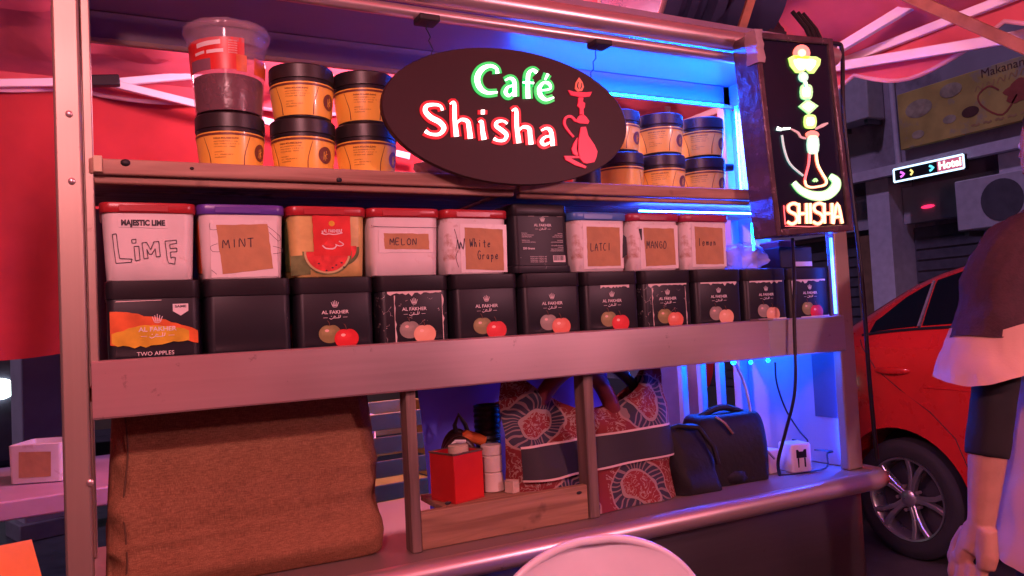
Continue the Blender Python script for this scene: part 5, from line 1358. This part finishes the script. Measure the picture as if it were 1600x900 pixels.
g = MB(); g.loft([ering((0, 0, .70), .255, .185, wob=.012), ering((0, 0, .80), .235, .175), ering((0, 0, .95), .205, .165), ering((0, 0, 1.1), .192, .157), ering((0, 0, 1.215), .188, .15)], cap=False); wrinkle(ob('beige_tunic', g, BEIGE, t, smooth=80), .045)
g = MB(); g.loft([ering((0, 0, 1.182), .204, .168, (.008, 0), wob=.004), ering((0, 0, 1.22), .20, .165), ering((0, 0, 1.3), .205, .155), ering((0, -.003, 1.38), .20, .125), ering((0, -.005, 1.435), .13, .095), ering((0, 0, 1.465), .075, .07)], cap=False); wrinkle(ob('dark_top', g, DARKT, t, smooth=80), .03)
for sx_ in (-1, 1):
    # wide sleeve: dark upper part, pale flared cuff
    def sl(k): return lambda c, rx, ry, tz=0: ering((sx_*c[0], c[1], c[2]), rx, ry, (-sx_*tz*-1, 0))
    R_ = lambda c, rx, ry, tz: [(sx_*c[0]+rx*math.cos(a), c[1]+ry*math.sin(a), c[2]+sx_*tz*math.cos(a)+.006*math.sin(3*a)) for a in [2*math.pi*k/30 for k in range(30)]]
    g = MB(); g.tube([(sx_*.06, 0, 1.375), (sx_*.13, 0, 1.375), (sx_*.185, 0, 1.345), (sx_*.215, -.004, 1.28), (sx_*.235, -.01, 1.215), (sx_*.247, -.012, 1.165)], [.07, .076, .079, .079, .079, .082], 28, cap=False); wrinkle(ob('dark_sleeve', abm(g), DARKT, t, smooth=80), .035)
    g = MB(); g.loft([R_((.243, -.01, 1.20), .076, .084, -.008), R_((.258, -.012, 1.14), .08, .088, -.004), R_((.268, -.015, 1.10), .09, .1, -.012)], cap=False); wrinkle(ob('pale_cuff', abm(g), BEIGE, t, smooth=80), .03)
for sx_, pth in ((-1, [((-.235, -.02, 1.2), .047), (Eb, .044), ((-.270, -.018, 1.0), .044), ((-.276, -.010, .937), .041), ((-.2765, -.010, .935), .037)]), (1, [((.23, -.01, 1.22), .05), ((.26, 0, 1.1), .045), ((.275, .045, .98), .042)])):
    g = MB(); g.tube([p for p, _ in pth], [r for _, r in pth], 18, cap=False); wrinkle(ob('undersleeve', abm(g), BLKS, t, smooth=80), .012)
for sx_ in (-1, 1):
    g = MB(); g.tube([(sx_*.085, 0, .93), (sx_*.1, 0, .7), (sx_*.102, .01, .45), (sx_*.104, 0, .12)], [.105, .10, .085, .08], 20, cap=False); ob('trouser_leg', g, DARKT, t, smooth=80)
    g = MB(); g.loft([rrect(.048, .13, .04, 0, (sx_*.103, .06)), rrect(.05, .135, .045, .03, (sx_*.103, .06)), rrect(.045, .11, .04, .075, (sx_*.103, .04)), rrect(.04, .05, .035, .11, (sx_*.103, -.01))]); ob('shoe', g, BLKM, t, smooth=50)
g = MB(); g.loft([ering((0, -.012, 1.52), .086, .09), ering((0, -.01, 1.6), .09, .096), ering((0, -.004, 1.66), .084, .095), ering((0, 0, 1.71), .055, .065), ering((0, 0, 1.725), .02, .025)]); hm = ob('hair', g, mat('black_hair', (.012, .01, .01), .4, var=.3, vs=4, stretch=(60, 60, 4), bump=.6, bs=8), t, smooth=80)
for sx_ in (-1, 1):
    g = MB(); g.sphere((sx_*.03, .092, 1.605), .011, 10, 8); ob('eye', g, PRINTW, t, smooth=80)
g = MB(); g.sphere((0, .108, 1.545), .01, 10, 6, (2.2, .6, .5)); ob('mouth', g, mat('lips', (.4, .12, .1), .4), t, smooth=80)

# ------------------------------------------------------------------ red parked car (side towards the stall, nose towards -Y)
XS = 3.455
car = thing('parked_car', 'glossy red hatchback parked at the kerb beside the stall', 'car', (XS+.85, 1.3, 0))
CARR = mat('red_car_paint', (.58, .018, .015), .28, 0, var=.05, coat=1.0, rvar=.03)
CGLASS = mat('dark_car_glass', (.006, .006, .01), .06, var=.1, rvar=.02, coat=.4); TRIMB = mat('black_car_trim', (.015, .015, .018), .4)
# stations along the car: Y, roof z, belt z, sill z, half width at belt, half width at roof
ST = [(3.42, .86, .82, .45, .62, .55), (3.38, 1.02, .98, .32, .70, .60), (3.25, 1.10, 1.06, .26, .77, .60), (3.10, 1.17, 1.07, .24, .81, .60), (2.95, 1.25, 1.075, .23, .83, .60), (2.80, 1.325, 1.075, .22, .84, .60),
      (2.65, 1.395, 1.073, .22, .845, .60), (2.5, 1.445, 1.07, .22, .848, .605), (2.3, 1.49, 1.066, .22, .85, .61), (2.1, 1.515, 1.062, .22, .85, .615), (1.8, 1.53, 1.055, .22, .85, .62), (1.4, 1.525, 1.045, .22, .85, .62), (1.1, 1.50, 1.035, .22, .85, .61),
      (.8, 1.43, 1.02, .22, .85, .60), (.5, 1.29, 1.005, .22, .85, .60), (.2, 1.10, .99, .22, .845, .60), (0, 1.00, .965, .22, .84, .62), (-.3, .955, .93, .23, .83, .62), (-.6, .90, .87, .24, .80, .60), (-.8, .80, .76, .26, .74, .56), (-.88, .66, .62, .32, .66, .5)]


def sec(st):
    Y_, zr, zb, zs, wb, wr = st; hs_ = []
    # right half from the sill up to the roof centre (x measured outwards)
    h = [(wb*.90, zs), (wb*.965, zs+.05), (wb*.99, zs+(zb-zs)*.25), (wb*1.003, zs+(zb-zs)*.5), (wb*1.0, zs+(zb-zs)*.72), (wb*.985, zs+(zb-zs)*.86), (wb*.975, zb-.01), (wb*.955, zb+.005)]
    for k in (.25, .5, .75, .92): h.append((wb*.955+(wr-wb*.955)*k*(.96+.04*k), zb+.005+(zr-.045-zb)*k**.95 if zr-zb > .06 else zb+(zr-zb)*k))
    zz = zr-.02 if zr-zb > .06 else zr
    h += [(wr*.93, zz), (wr*.7, zr-.004), (wr*.35, zr), (0, zr+.002)]
    pts = [(x, Y_, z) for x, z in h]
    return pts + [(-x, y, z) for x, y, z in reversed(pts[:-1])]


CXC = XS+.852
def carpt(side, Y_, k):                                      # k = index (float) in half section, side -1 = towards the stall
    for a, b_ in zip(ST, ST[1:]):
        if a[0] >= Y_ >= b_[0]:
            s_ = (a[0]-Y_)/(a[0]-b_[0]); st = [p+(q_-p)*s_ for p, q_ in zip(a, b_)]; break
    h = sec(st)[:16]; i = min(14, int(k)); f = k-i
    p = Vector(h[i]).lerp(Vector(h[i+1]), f); return Vector((CXC+side*p.x, p.y, p.z)), st


Ys = []
for a, b_ in zip(ST, ST[1:]):
    for k in range(3): Ys.append([p+(q_-p)*k/3 for p, q_ in zip(a, b_)])
Ys.append(list(ST[-1]))
rows = [[(CXC+x-car.location.x, y-car.location.y, z) for x, y, z in sec(s_)] for s_ in Ys]
g = MB(); g.loft(rows); body = ob('car_body', g, CARR, car, smooth=35)
WHL = [(2.61, -1), (2.61, 1), (.02, -1), (.02, 1)]
cut = MB()
for wy in (2.61, .02): cut.loft([[(x, wy-car.location.y+.362*math.cos(a), .30+.362*math.sin(a)) for a in [2*math.pi*k/40 for k in range(40)]] for x in (-1.2, 1.2)])
cme = mesh_from(cut, 'arch_cut'); co = bpy.data.objects.new('arch_cut', cme); COL.objects.link(co); co.parent = car
bm_ = body.modifiers.new('arches', 'BOOLEAN'); bm_.operation = 'DIFFERENCE'; bm_.object = co; bm_.solver = 'EXACT'
bpy.context.view_layer.update()
nb = bpy.data.meshes.new_from_object(body.evaluated_get(bpy.context.evaluated_depsgraph_get())); body.modifiers.clear(); body.data = nb; nb.name = 'car_body'
bpy.data.objects.remove(co); bpy.data.meshes.remove(cme)
nb.shade_smooth(); nb.set_sharp_from_angle(angle=R(35))


def carpart(name, g, m_, parent=None, **k): return ob(name, MBshift(g, car.location), m_, parent or car, **k)
# dark inner arch
g = MB(); g.box(CXC-.60, CXC+.60, 2.2, 3.05, .28, .75); carpart('underbody', g, BLKM); g = MB(); g.box(CXC-.60, CXC+.60, -.45, .5, .28, .7); carpart('underbody', g, BLKM)
for side in (-1, 1):
    for nm, poly in (('quarter_glass', [(2.80, 8.05), (2.80, 9.2), (2.66, 10.6), (2.525, 11.2), (2.515, 11.2), (2.515, 8.05)]), ('door_glass', [(2.49, 8.05), (2.49, 11.25), (2.2, 11.6), (1.85, 11.7), (1.55, 11.7), (1.55, 8.05)]), ('door_glass', [(1.47, 8.05), (1.47, 11.7), (1.1, 11.6), (.85, 11.4), (.35, 9.4), (.2, 8.05)])):
        # fill polygon between its lower and upper outlines
        ys = sorted(set([p[0] for p in poly])); y0, y1 = ys[0], ys[-1]; up = sorted([p for p in poly if p[1] > 8.1]); n = 16; g = MB(); lo_, hi_ = [], []
        cols = []
        for k in range(n+1):
            yy = y0+(y1-y0)*k/n; top = 8.05
            for a, b_ in zip(up, up[1:]):
                if a[0] <= yy <= b_[0] and b_[0] > a[0]: top = a[1]+(b_[1]-a[1])*(yy-a[0])/(b_[0]-a[0])
            if yy > up[-1][0]: top = up[-1][1]
            if yy < up[0][0]: top = 8.05+(up[0][1]-8.05)*(yy-y0)/max(1e-6, up[0][0]-y0)
            col_ = []
            for q_ in range(9):
                p, st = carpt(side, yy, 8.05+(top-8.05)*q_/8); col_.append(p+Vector((side*.004, 0, .001)))
            cols.append(col_)
        g.loft(cols, cap=False, closed=False); carpart(nm, g, CGLASS, smooth=80)
    # window trim line, door gaps, crease, handles
    g = MB(); g.tube([carpt(side, 2.84-.08*k, 7.9)[0]+Vector((side*.003, 0, 0)) for k in range(33)], .008, 6); carpart('belt_trim', g, TRIMB)
    g = MB(); g.obox(carpt(side, 2.503, 8)[0]+Vector((side*.006, 0, 0)), carpt(side, 2.505, 11.2)[0]+Vector((side*.006, 0, 0)), .012, .02); carpart('window_divider', g, mat('grey_divider', (.16, .14, .16), .3))
    for yy in (1.51, .42):
        g = MB(); g.tube([carpt(side, yy, 1+.5*k)[0]+Vector((side*-.001, 0, 0)) for k in range(15)], .0035, 5); carpart('door_gap', g, BLKM)
    g = MB(); g.tube([carpt(side, y_, k)[0]+Vector((side*-.001, 0, 0)) for y_, k in ((2.84, 7.4), (2.80, 6), (2.72, 5), (2.58, 4.2), (2.42, 3.6), (2.30, 3.0), (2.24, 2.2), (2.22, 1))], .003, 5); carpart('door_gap', g, BLKM)
    for yy in (2.62, 1.35):
        c = carpt(side, yy, 5)[0]; g = MB()
        g.loft([[(c.x+side*(.004+.022*math.sin(math.pi*k/14)**.6*(.6+.4*math.cos(a))), c.y-.105+.21*k/14, c.z-.005+.02*math.sin(a)*math.sin(math.pi*k/14)**.4) for a in [2*math.pi*q_/10 for q_ in range(10)]] for k in range(15)]); carpart('door_handle', g, CARR, smooth=80)
        g = MB(); g.sphere((c.x+side*-.004, c.y, c.z-.012), 1, 16, 8, (.008, .075, .028)); carpart('handle_recess', g, CARR, smooth=80)
    g = MB(); g.tube([carpt(side, y_, 4.35)[0]+Vector((side*-.002, 0, 0)) for y_ in [2.45-.1*k for k in range(22)]], .006, 6); carpart('side_crease', g, CARR, smooth=80)
    g = MB(); g.tube([carpt(side, y_, .9)[0]+Vector((side*.012, 0, .02)) for y_ in [2.18-.1*k for k in range(18)]], .012, 8); carpart('sill_trim', g, CARR, smooth=80)
    # roof rail seam with bright beading
    g = MB(); g.tube([carpt(side, y_, 12.4)[0]+Vector((0, 0, .004)) for y_ in [2.7-.1*k for k in range(19)]], .006, 6); carpart('roof_seam', g, TRIMB)
    c = carpt(side, .35, 8)[0]; g = MB(); g.sphere((c.x+side*.09, c.y, c.z+.05), 1, 14, 10, (.09, .05, .06)); carpart('door_mirror', g, CARR, smooth=80)
    c = carpt(side, 3.22, 6)[0]; g = MB(); g.sphere((c.x-side*.03, c.y+.05, c.z-.06), 1, 14, 10, (.06, .16, .09)); carpart('tail_lamp', g, mat('tail_lamp_red', (.3, .01, .01), .15, coat=.6), smooth=80)
    c = carpt(side, -.72, 5)[0]; g = MB(); g.sphere((c.x-side*.06, c.y, c.z+.04), 1, 14, 10, (.1, .14, .07)); carpart('headlamp', g, mat('headlamp_clear', (.5, .5, .52), .1, coat=.6), smooth=80)
# wheels
RIM = mat('alloy_silver', (.6, .58, .6), .3, .9, var=.05); TYRE = mat('tyre_rubber', (.02, .02, .021), .75, bump=.3, bs=90); DARKR = mat('rim_well_dark', (.03, .028, .03), .5)


def wheel(y, side):
    xo = XS+.035 if side < 0 else CXC*2-XS-.035
    C_ = Vector((xo, y, .30)) - car.location
    pt = lambda r, a, d: (C_.x-side*d*-1*-1, C_.y+r*math.cos(a), C_.z+r*math.sin(a))   # d measured inwards
    def P_(r, a, d): return (C_.x - side*d, C_.y+r*math.cos(a), C_.z+r*math.sin(a))
    A = [2*math.pi*k/56 for k in range(56)]
    g = MB(); g.loft([[P_(r, a, d) for a in A] for r, d in ((.205, .012), (.212, .002), (.25, -.006), (.275, .0), (.294, .014), (.30, .035), (.30, .15), (.29, .175), (.25, .19), (.205, .18))], cap=False); ty = ob('tyre', g, TYRE, car, smooth=30)
    g = MB(); g.loft([[P_(r, a, d) for a in A] for r, d in ((.198, .003), (.207, .0), (.208, .012), (.20, .02), (.192, .06), (.188, .15))], cap=False); ri = ob('rim', g, RIM, car, smooth=40)
    g = MB(); g.loft([[P_(r, a, d) for a in A] for r, d in ((.188, .09), (.02, .085))], cap=True); ob('rim_well', g, DARKR, ri)
    for s_ in range(5):
        a0 = math.pi/2 + 2*math.pi*s_/5 + .3
        for dv in (-1, 1):
            pts = [(.032, a0+dv*.25, .028), (.09, a0+dv*.10, .022), (.15, a0+dv*.14, .014), (.197, a0+dv*.21, .008)]
            g = MB(); rr_ = []
            for r, a, d in pts:
                w = .010+.003*(r/.2); ta = Vector((0, -math.sin(a), math.cos(a))); c = Vector(P_(r, a, d)); x_ = Vector((-side, 0, 0))
                rr_.append([c+ta*w, c+ta*w*.6-x_*.004, c-ta*w*.6-x_*.004, c-ta*w, c-ta*w*.8+x_*.03, c+ta*w*.8+x_*.03])
            g.loft(rr_); ob('spoke', g, RIM, ri, smooth=30)
        g = MB(); a = a0+math.pi/5; g.loft([[Vector(P_(.062, a, d))+Vector((0, .009*math.cos(b_), .009*math.sin(b_))) for b_ in [q_*math.pi/3 for q_ in range(6)]] for d in (.02, .05)]); ob('wheel_nut', g, STEEL, ri)
    g = MB(); g.loft([[P_(r, a, d) for a in A[::4]] for r, d in ((.045, .05), (.042, .02), (.03, .012), (.008, .011))]); ob('hub_cap', g, RIM, ri, smooth=50)


for y, s_ in WHL: wheel(y, s_)

# ------------------------------------------------------------------ shop row across the street (facade faces the stall, along X = FX)
FX = 8.5
WALL = mat('dim_plaster', (.30, .27, .32), .8, var=.15, vs=2, stain=((.16, .14, .17), 1.2, .55)); SHUT = mat('dark_shutter', (.07, .065, .085), .5, var=.2); PIL = mat('pale_pillar_paint', (.5, .47, .55), .7, var=.1)
sh = thing('shophouse', 'dim two storey shophouse row with dark shutters across the street', 'building', (FX+2, 5, 0))
def sp(name, m_, x0, x1, y0, y1, z0, z1, bevel=0, parent=None):
    g = MB(); g.box(x0, x1, y0, y1, z0, z1); return ob(name, MBshift(g, sh.location), m_, parent or sh, bevel=bevel)
sp('wall', WALL, FX+.5, FX+6, -4, 15, 0, 7)
sp('upper_wall', WALL, FX, FX+.498, -4, 15, 2.95, 7)
sp('cornice', PIL, FX-.12, FX-.002, -4, 15, 2.83, 2.95)
for y0, y1 in ((6.30, 6.62), (4.62, 4.95), (2.9, 3.2), (8.6, 8.9), (11.2, 11.5)):
    sp('pillar', PIL, FX+.02, FX+.48, y0, y1, 0, 2.828)
for y0, y1 in ((4.97, 6.28), (6.64, 8.58), (3.22, 4.6), (8.92, 11.18)):
    s_ = sp('shutter', SHUT, FX+.42, FX+.499, y0, y1, 0, 2.2)
    for k in range(16): sp('shutter_slat', SHUT, FX+.40, FX+.4195, y0+.02, y1-.02, .04+.135*k, .15+.135*k, parent=s_)
    sp('fascia', mat('shop_fascia', (.34, .32, .36), .6, var=.15, vs=5), FX+.25, FX+.419, y0, y1, 2.25, 2.7)
for y0, y1 in ((5.1, 5.95), (6.9, 7.75), (3.4, 4.2), (9.2, 10)):
    w_ = sp('window', TRIMB, FX-.03, FX-.002, y0, y1, 4.6, 5.9); sp('pane', CGLASS, FX-.036, FX-.031, y0+.06, y1-.06, 4.66, 5.84, parent=w_)
sp('door', mat('brown_door_panel', (.2, .11, .06), .6, var=.2), FX+.3, FX+.418, 6.66, 7.05, 0, 2.18)
g = MB(); g.sphere((FX+.24-sh.location.x, 5.95-sh.location.y, 2.42), 1, 12, 6, (.02, .09, .022)); ob('red_light', g, emit('red_sign_light', (1, .02, .12), 1.5), sh)

# yellow signboard
sg = thing('shop_signboard', 'long yellow painted signboard with Arab food lettering on the shophouse', 'sign', (FX-.1, 4.2, 3.43), 0)
g = MB(); g.box(-.03, .03, -2.0, 1.79, -.335, .335); ob('board', g, mat('faded_yellow_board', (.5, .38, .10), .6, var=.25, vs=3, stain=((.30, .27, .24), 2.2, .55)), sg, bevel=.01)
fs = lambda u, v, h: (-.031-h, .5-u, v)
SGI = mat('brown_sign_ink', (.10, .04, .03), .6); SGR = mat('dull_red_sign_ink', (.35, .08, .05), .6); SGG = mat('grey_sign_photo', (.36, .31, .20), .6, var=.3, vs=12)
g = MB(); put_text(g, 'Makanan Arab', .10, .27, .13, fs, .002); ob('lettering', g, SGI, sg, smooth=None)
rnd = random.Random(14)
for k in range(9):
    u0 = -.35+.12*k; g = MB(); g.stroke([(u0, .10+.01*k), (u0+.03, .16+.01*k), (u0+.07, .11+.01*k), (u0+.09, .17+.01*k)], .014, fs, 0, .002); ob('faded_lettering', g, mat('pale_sign_ink', (.42, .27, .10), .6), sg, smooth=None)
for k in range(7):
    u0 = -.42+.13*k; g = MB(); g.stroke([(u0, -.26), (u0+.03, -.25), (u0+.06, -.265), (u0+.09, -.25)], .022, fs, 0, .002); ob('faded_lettering', g, mat('pale_sign_ink', (.40, .25, .10), .6), sg, smooth=None)
g = MB(); g.stroke([(-.10, .05), (-.2, .12), (-.32, .05), (-.28, -.08), (-.08, -.22), (.08, -.05)], .018, fs, 0, .003); ob('heart_outline', g, SGR, sg, smooth=None)
g = MB(); g.prism([(.12+.16*(1+.18*math.sin(7*a))*math.cos(a), -.02+.12*(1+.15*math.sin(5*a))*math.sin(a)) for a in [2*math.pi*k/30 for k in range(30)]], fs, 0, .003); ob('dish_picture', g, SGR, sg, smooth=None)
for k, (u, v, r_) in enumerate(((-1.02, .10, .13), (-.66, -.12, .06), (-.42, -.10, .075), (-1.05, -.2, .06), (-.62, .2, .10))):
    g = MB(); g.prism([(u+r_*1.3*math.cos(a), v+r_*.8*math.sin(a)) for a in [2*math.pi*q_/20 for q_ in range(20)]], fs, .0, .002+.0006*k); ob('dish_picture', g, SGG if k != 2 else SGI, sg, smooth=None)
# running LED sign
ls = thing('led_sign', 'small bright LED display reading Hotel under the yellow signboard', 'sign', (FX-.15, 5.64, 2.80), 0)
g = MB(); g.box(-.02, .05, -.44, .44, -.085, .085); ob('case', g, BLKM, ls, bevel=.006)
fls = lambda u, v, h: (-.021-h, -u, v)
g = MB()
for pts in ([(-.43, -.075), (-.43, .075)], [(.43, -.075), (.43, .075)], [(-.43, .075), (.43, .075)], [(-.43, -.075), (.43, -.075)]): g.stroke(pts, .022, fls, 0, .003, sub=1)
ob('border_light', g, emit('led_border', (.5, .75, 1), 2.2), ls, smooth=None)
g = MB(); g.prism([(.12, -.06), (.415, -.06), (.415, .06), (.12, .06)], fls, 0, .001); ob('red_field', g, emit('led_red_field', (.7, .02, .05), .6), ls, smooth=None)
g = MB(); put_text(g, 'Hotel', .27, 0, .12, fls, .003, bold=.03, width=.26); ob('lettering', g, emit('led_text', (1, .9, .8), 2.2), ls, smooth=None)
for u, c_, w in ((.05, (.05, .7, .9), .05), (-.2, (.7, .6, .1), .03), (-.32, (.7, .1, .8), .05)):
    g = MB(); g.stroke([(u-w/2, .03), (u+w/2, 0), (u-w/2, -.03)], .025, fls, 0, .003, sub=2); ob('arrow_light', g, emit('led_arrow', c_, 1.6), ls, smooth=None)
def ac(label, y, z, wdt=.8, hgt=.55, fan=True):
    t = thing('air_conditioner', label, 'air conditioner', (FX-.17, y, z)); AC = mat('ac_casing', (.42, .40, .45), .5, var=.1)
    g = MB(); g.box(-.14, .16, -wdt/2, wdt/2, 0, hgt); ob('casing', g, AC, t, bevel=.015)
    if fan:
      g = MB(); g.loft([[(-.142-d, -.10+r_*math.cos(a), hgt/2+r_*math.sin(a)) for a in [2*math.pi*k/28 for k in range(28)]] for r_, d in ((.22, 0), (.22, .006), (.2, .006))]); ob('fan_grille', g, mat('dark_fan_grille', (.07, .065, .08), .6), t)
    g = MB(); g.box(-.1, .165, -wdt/2+.05, -wdt/2+.1, -.06, -.002); ob('bracket', g, STEELD, t); g = MB(); g.box(-.1, .165, wdt/2-.1, wdt/2-.05, -.06, -.002); ob('bracket', g, STEELD, t)
ac('grey outdoor air conditioner unit beside the LED display', 4.85, 2.02); ac('tall grey air conditioner box high on the shophouse wall by the tent edge', 6.55, 3.55, .6, .75, False)
g = MB(); g.tube([(FX-.03, 6.1, 2.96), (FX-.04, 6.12, 4.4), (FX-.03, 6.1, 5.5)], .035, 10); tag(ob('drain_pipe', g, PIL), 'pale drain pipe running up the shophouse wall', 'pipe')

# ------------------------------------------------------------------ behind the stall on the left
t = thing('side_table', 'purple pink topped side table standing behind the stall under the cloth wall', 'table', (-.42, 3.05, 0), R(8))
TT = mat('pink_table_top', (.42, .27, .36), .5, var=.1)
g = MB(); g.box(-.75, .50, -.36, .40, .79, .848); ob('table_top', g, TT, t, bevel=.006)
for x in (-.68, .44):
    for y in (-.3, .34):
        g = MB(); g.box(x-.02, x+.02, y-.02, y+.02, 0, .789); ob('leg', g, STEELD, t, bevel=.003)
t = thing('tobacco_tub', 'white lidless tub with brown paper squares standing on the side table', 'tub', (-.235, 3.04, .8495), R(-20))
g = MB(); g.loft([rrect(.076, .076, .012, 0), rrect(.080, .080, .013, .003), rrect(.083, .083, .013, .125), rrect(.079, .079, .012, .127), rrect(.077, .077, .012, .03)]); ob('body', g, WHITEP, t, smooth=40)
for k in range(2):
    f = (lambda u, v, h: (u, -.0835-h, v)) if k == 0 else (lambda u, v, h: (.0835+h, u, v))
    g = MB(); g.prism([(-.05, .022), (.048, .02), (.05, .1), (-.048, .105)], f, 0, .001); ob('paper_label', g, PAPER, t, smooth=None)
t = thing('concrete_pillar', 'dark square pillar standing beyond the side table', 'pillar', (-.53, 6.25, 0), R(20))
g = MB(); g.box(-.13, .13, -.13, .13, 0, 3.4); ob('shaft', g, mat('grey_pillar', (.32, .28, .29), .7, var=.15, vs=4), t, bevel=.01); g = MB(); g.box(-.17, .17, -.17, .17, 0, .12); ob('plinth', g, mat('grey_plinth', (.14, .13, .13), .7), t, bevel=.01)
t = thing('parked_van', 'dark parked vehicle with lit lamp beyond the cloth wall', 'van', (-1.63, 9.2, 0), R(3))
g = MB(); g.loft([[(x, y, z) for x, z in ((-.85, .3), (.85, .3), (.9, .8), (.86, 1.15), (.7, 1.75), (-.7, 1.75), (-.86, 1.15), (-.9, .8))] for y in (-1.6, 1.8)]); ob('van_body', g, mat('dark_violet_paint', (.06, .05, .08), .35, coat=.5), t, bevel=.06)
for x in (-.62, .62):
    g = MB(); g.sphere((x, -1.62, .95), 1, 14, 8, (.13, .05, .09)); ob('headlamp', g, emit('lit_headlamp', (.75, 1, .95), 9), t)
    for y in (-1.1, 1.2):
        g = MB(); g.loft([[(x+w*(1 if x > 0 else -1), y+.31*math.cos(a), .31+.31*math.sin(a)) for a in [2*math.pi*k/24 for k in range(24)]] for w in (.05, .27)]); ob('tyre', g, TYRE, t)
g = MB(); g.add([(-.66, -1.63, 1.2), (.66, -1.63, 1.2), (.56, -1.61, 1.66), (-.56, -1.61, 1.66)], [(0, 1, 2, 3)]); ob('windscreen', g, CGLASS, t)
t = thing('low_building', 'tan rendered building end standing beyond the pillar', 'building', (-1.0, 13, 0))
g = MB(); g.box(-6, 5.5, 0, 4, 0, 3.2); ob('wall', g, mat('tan_render', (.34, .26, .15), .8, var=.15, vs=2), t)
g = MB(); g.box(-6.2, 5.7, -.3, 4.2, 3.202, 3.4); ob('roof_slab', g, SHUT, t)
for x in (-4, -1.8, .4, 2.6, 4.4):
    g = MB(); g.box(x-.5, x+.5, -.03, -.002, .9, 2.2); f_ = ob('window', g, TRIMB, t); g = MB(); g.box(x-.44, x+.44, -.036, -.031, .96, 2.14); ob('pane', g, CGLASS, f_)
# orange cloth-covered crate and a pink stool near the left post
oc = at(30, 880, Z=.42)
t = thing('orange_carton', 'bright orange open carton with pink flap standing beside the side table', 'carton', (-.285, 2.44, 0), R(25))
OC = mat('bright_orange_card', (.85, .28, .03), .5, var=.1, bump=.2, bs=12)
g = MB(); g.box(-.13, .13, -.12, .12, 0, .62); ob('carton_body', g, OC, t, bevel=.006)
g = MB(); g.add([(-.13, -.125, .622), (.13, -.125, .622), (.16, -.21, .60), (-.10, -.22, .585)], [(0, 1, 2, 3)]); ob('flap', g, mat('pink_card_inside', (.6, .3, .28), .6), t)
g = MB(); g.add([(-.13, .12, .622), (.13, .12, .622), (.12, .17, .74), (-.11, .16, .75)], [(0, 1, 2, 3)]); ob('flap', g, OC, t)
t = thing('plastic_stool', 'pink plastic stool partly hidden behind the left post', 'stool', (-.02, 2.75, 0), R(15))
PK = mat('pink_plastic', (.62, .25, .32), .4)
g = MB(); g.loft([rrect(.13, .13, .03, .42), rrect(.135, .135, .03, .43), rrect(.135, .135, .03, .455), rrect(.12, .12, .03, .46)]); ob('seat', g, PK, t, smooth=50)
for sx_ in (-1, 1):
    for sy_ in (-1, 1):
        g = MB(); g.loft([rrect(.02, .02, .005, 0, (sx_*.15, sy_*.15)), rrect(.022, .022, .005, .42, (sx_*.105, sy_*.105))]); ob('leg', g, PK, t)

# clutter behind the stall, glimpsed through the lower bay
t = thing('plastic_crate', 'olive yellow plastic crate on a stand behind the stall', 'crate', (.62, 2.25, 0), R(6))
OLV = mat('olive_plastic', (.30, .27, .06), .45, var=.15)
for x in (-.22, .22):
    for y in (-.14, .14):
        g = MB(); g.box(x-.015, x+.015, y-.015, y+.015, 0, .80); ob('stand_leg', g, STEELD, t)
g = MB(); g.box(-.25, .25, -.17, .17, .802, .815); ob('crate_floor', g, OLV, t)
for k in range(4):
    for nm, bx in (('slat', (-.25, .25, -.175, -.165)), ('slat', (-.25, .25, .165, .175)), ('slat', (-.255, -.245, -.164, .164)), ('slat', (.245, .255, -.164, .164))):
        g = MB(); g.box(bx[0], bx[1], bx[2], bx[3], .82+.065*k, .865+.065*k); ob(nm, g, OLV, t, bevel=.002)
t = thing('white_bucket', 'white plastic bucket standing in the olive crate', 'bucket', (.56, 2.25, .816))
g = MB(); g.lathe([(.08, 0), (.085, .004), (.10, .21), (.105, .215), (.105, .225), (.097, .225), (.09, .02)], 28); ob('pail', g, WPL, t)
g = MB(); g.tube([(-.103, 0, .20), (-.08, -.08, .16), (0, -.118, .13), (.08, -.08, .16), (.103, 0, .20)], .003, 6); ob('bail_handle', g, STEEL, t)
t = thing('folded_parasol', 'red furled parasol leaning upright behind the black bags', 'parasol', (2.22, 2.62, 0), R(10))
g = MB(); g.lathe([(.16, 0), (.16, .04), (.03, .06), (.02, .3)], 24); ob('base', g, BLKM, t)
g = MB(); g.tube([(0, 0, .05), (0, 0, 1.9)], .015, 10); ob('pole', g, FRAME, t)
g = MB(); g.lathe([(.03, .95), (.07, 1.0), (.075, 1.2), (.05, 1.6), (.02, 1.85)], 20); wrinkle(ob('furled_canopy', g, TENTW, t, smooth=80), .03, 1)
t = thing('pale_board', 'pale leaning board behind the stall next to the furled parasol', 'board', (1.98, 2.5, 0), R(4))
g = MB(); g.box(-.16, .16, -.012, .012, 0, 1.32); ob('panel', g, mat('pale_mdf', (.5, .45, .42), .6), t, bevel=.003)
g = MB(); g.box(-.17, .17, -.016, .016, 1.321, 1.345); ob('edge_cap', g, STEELD, t)
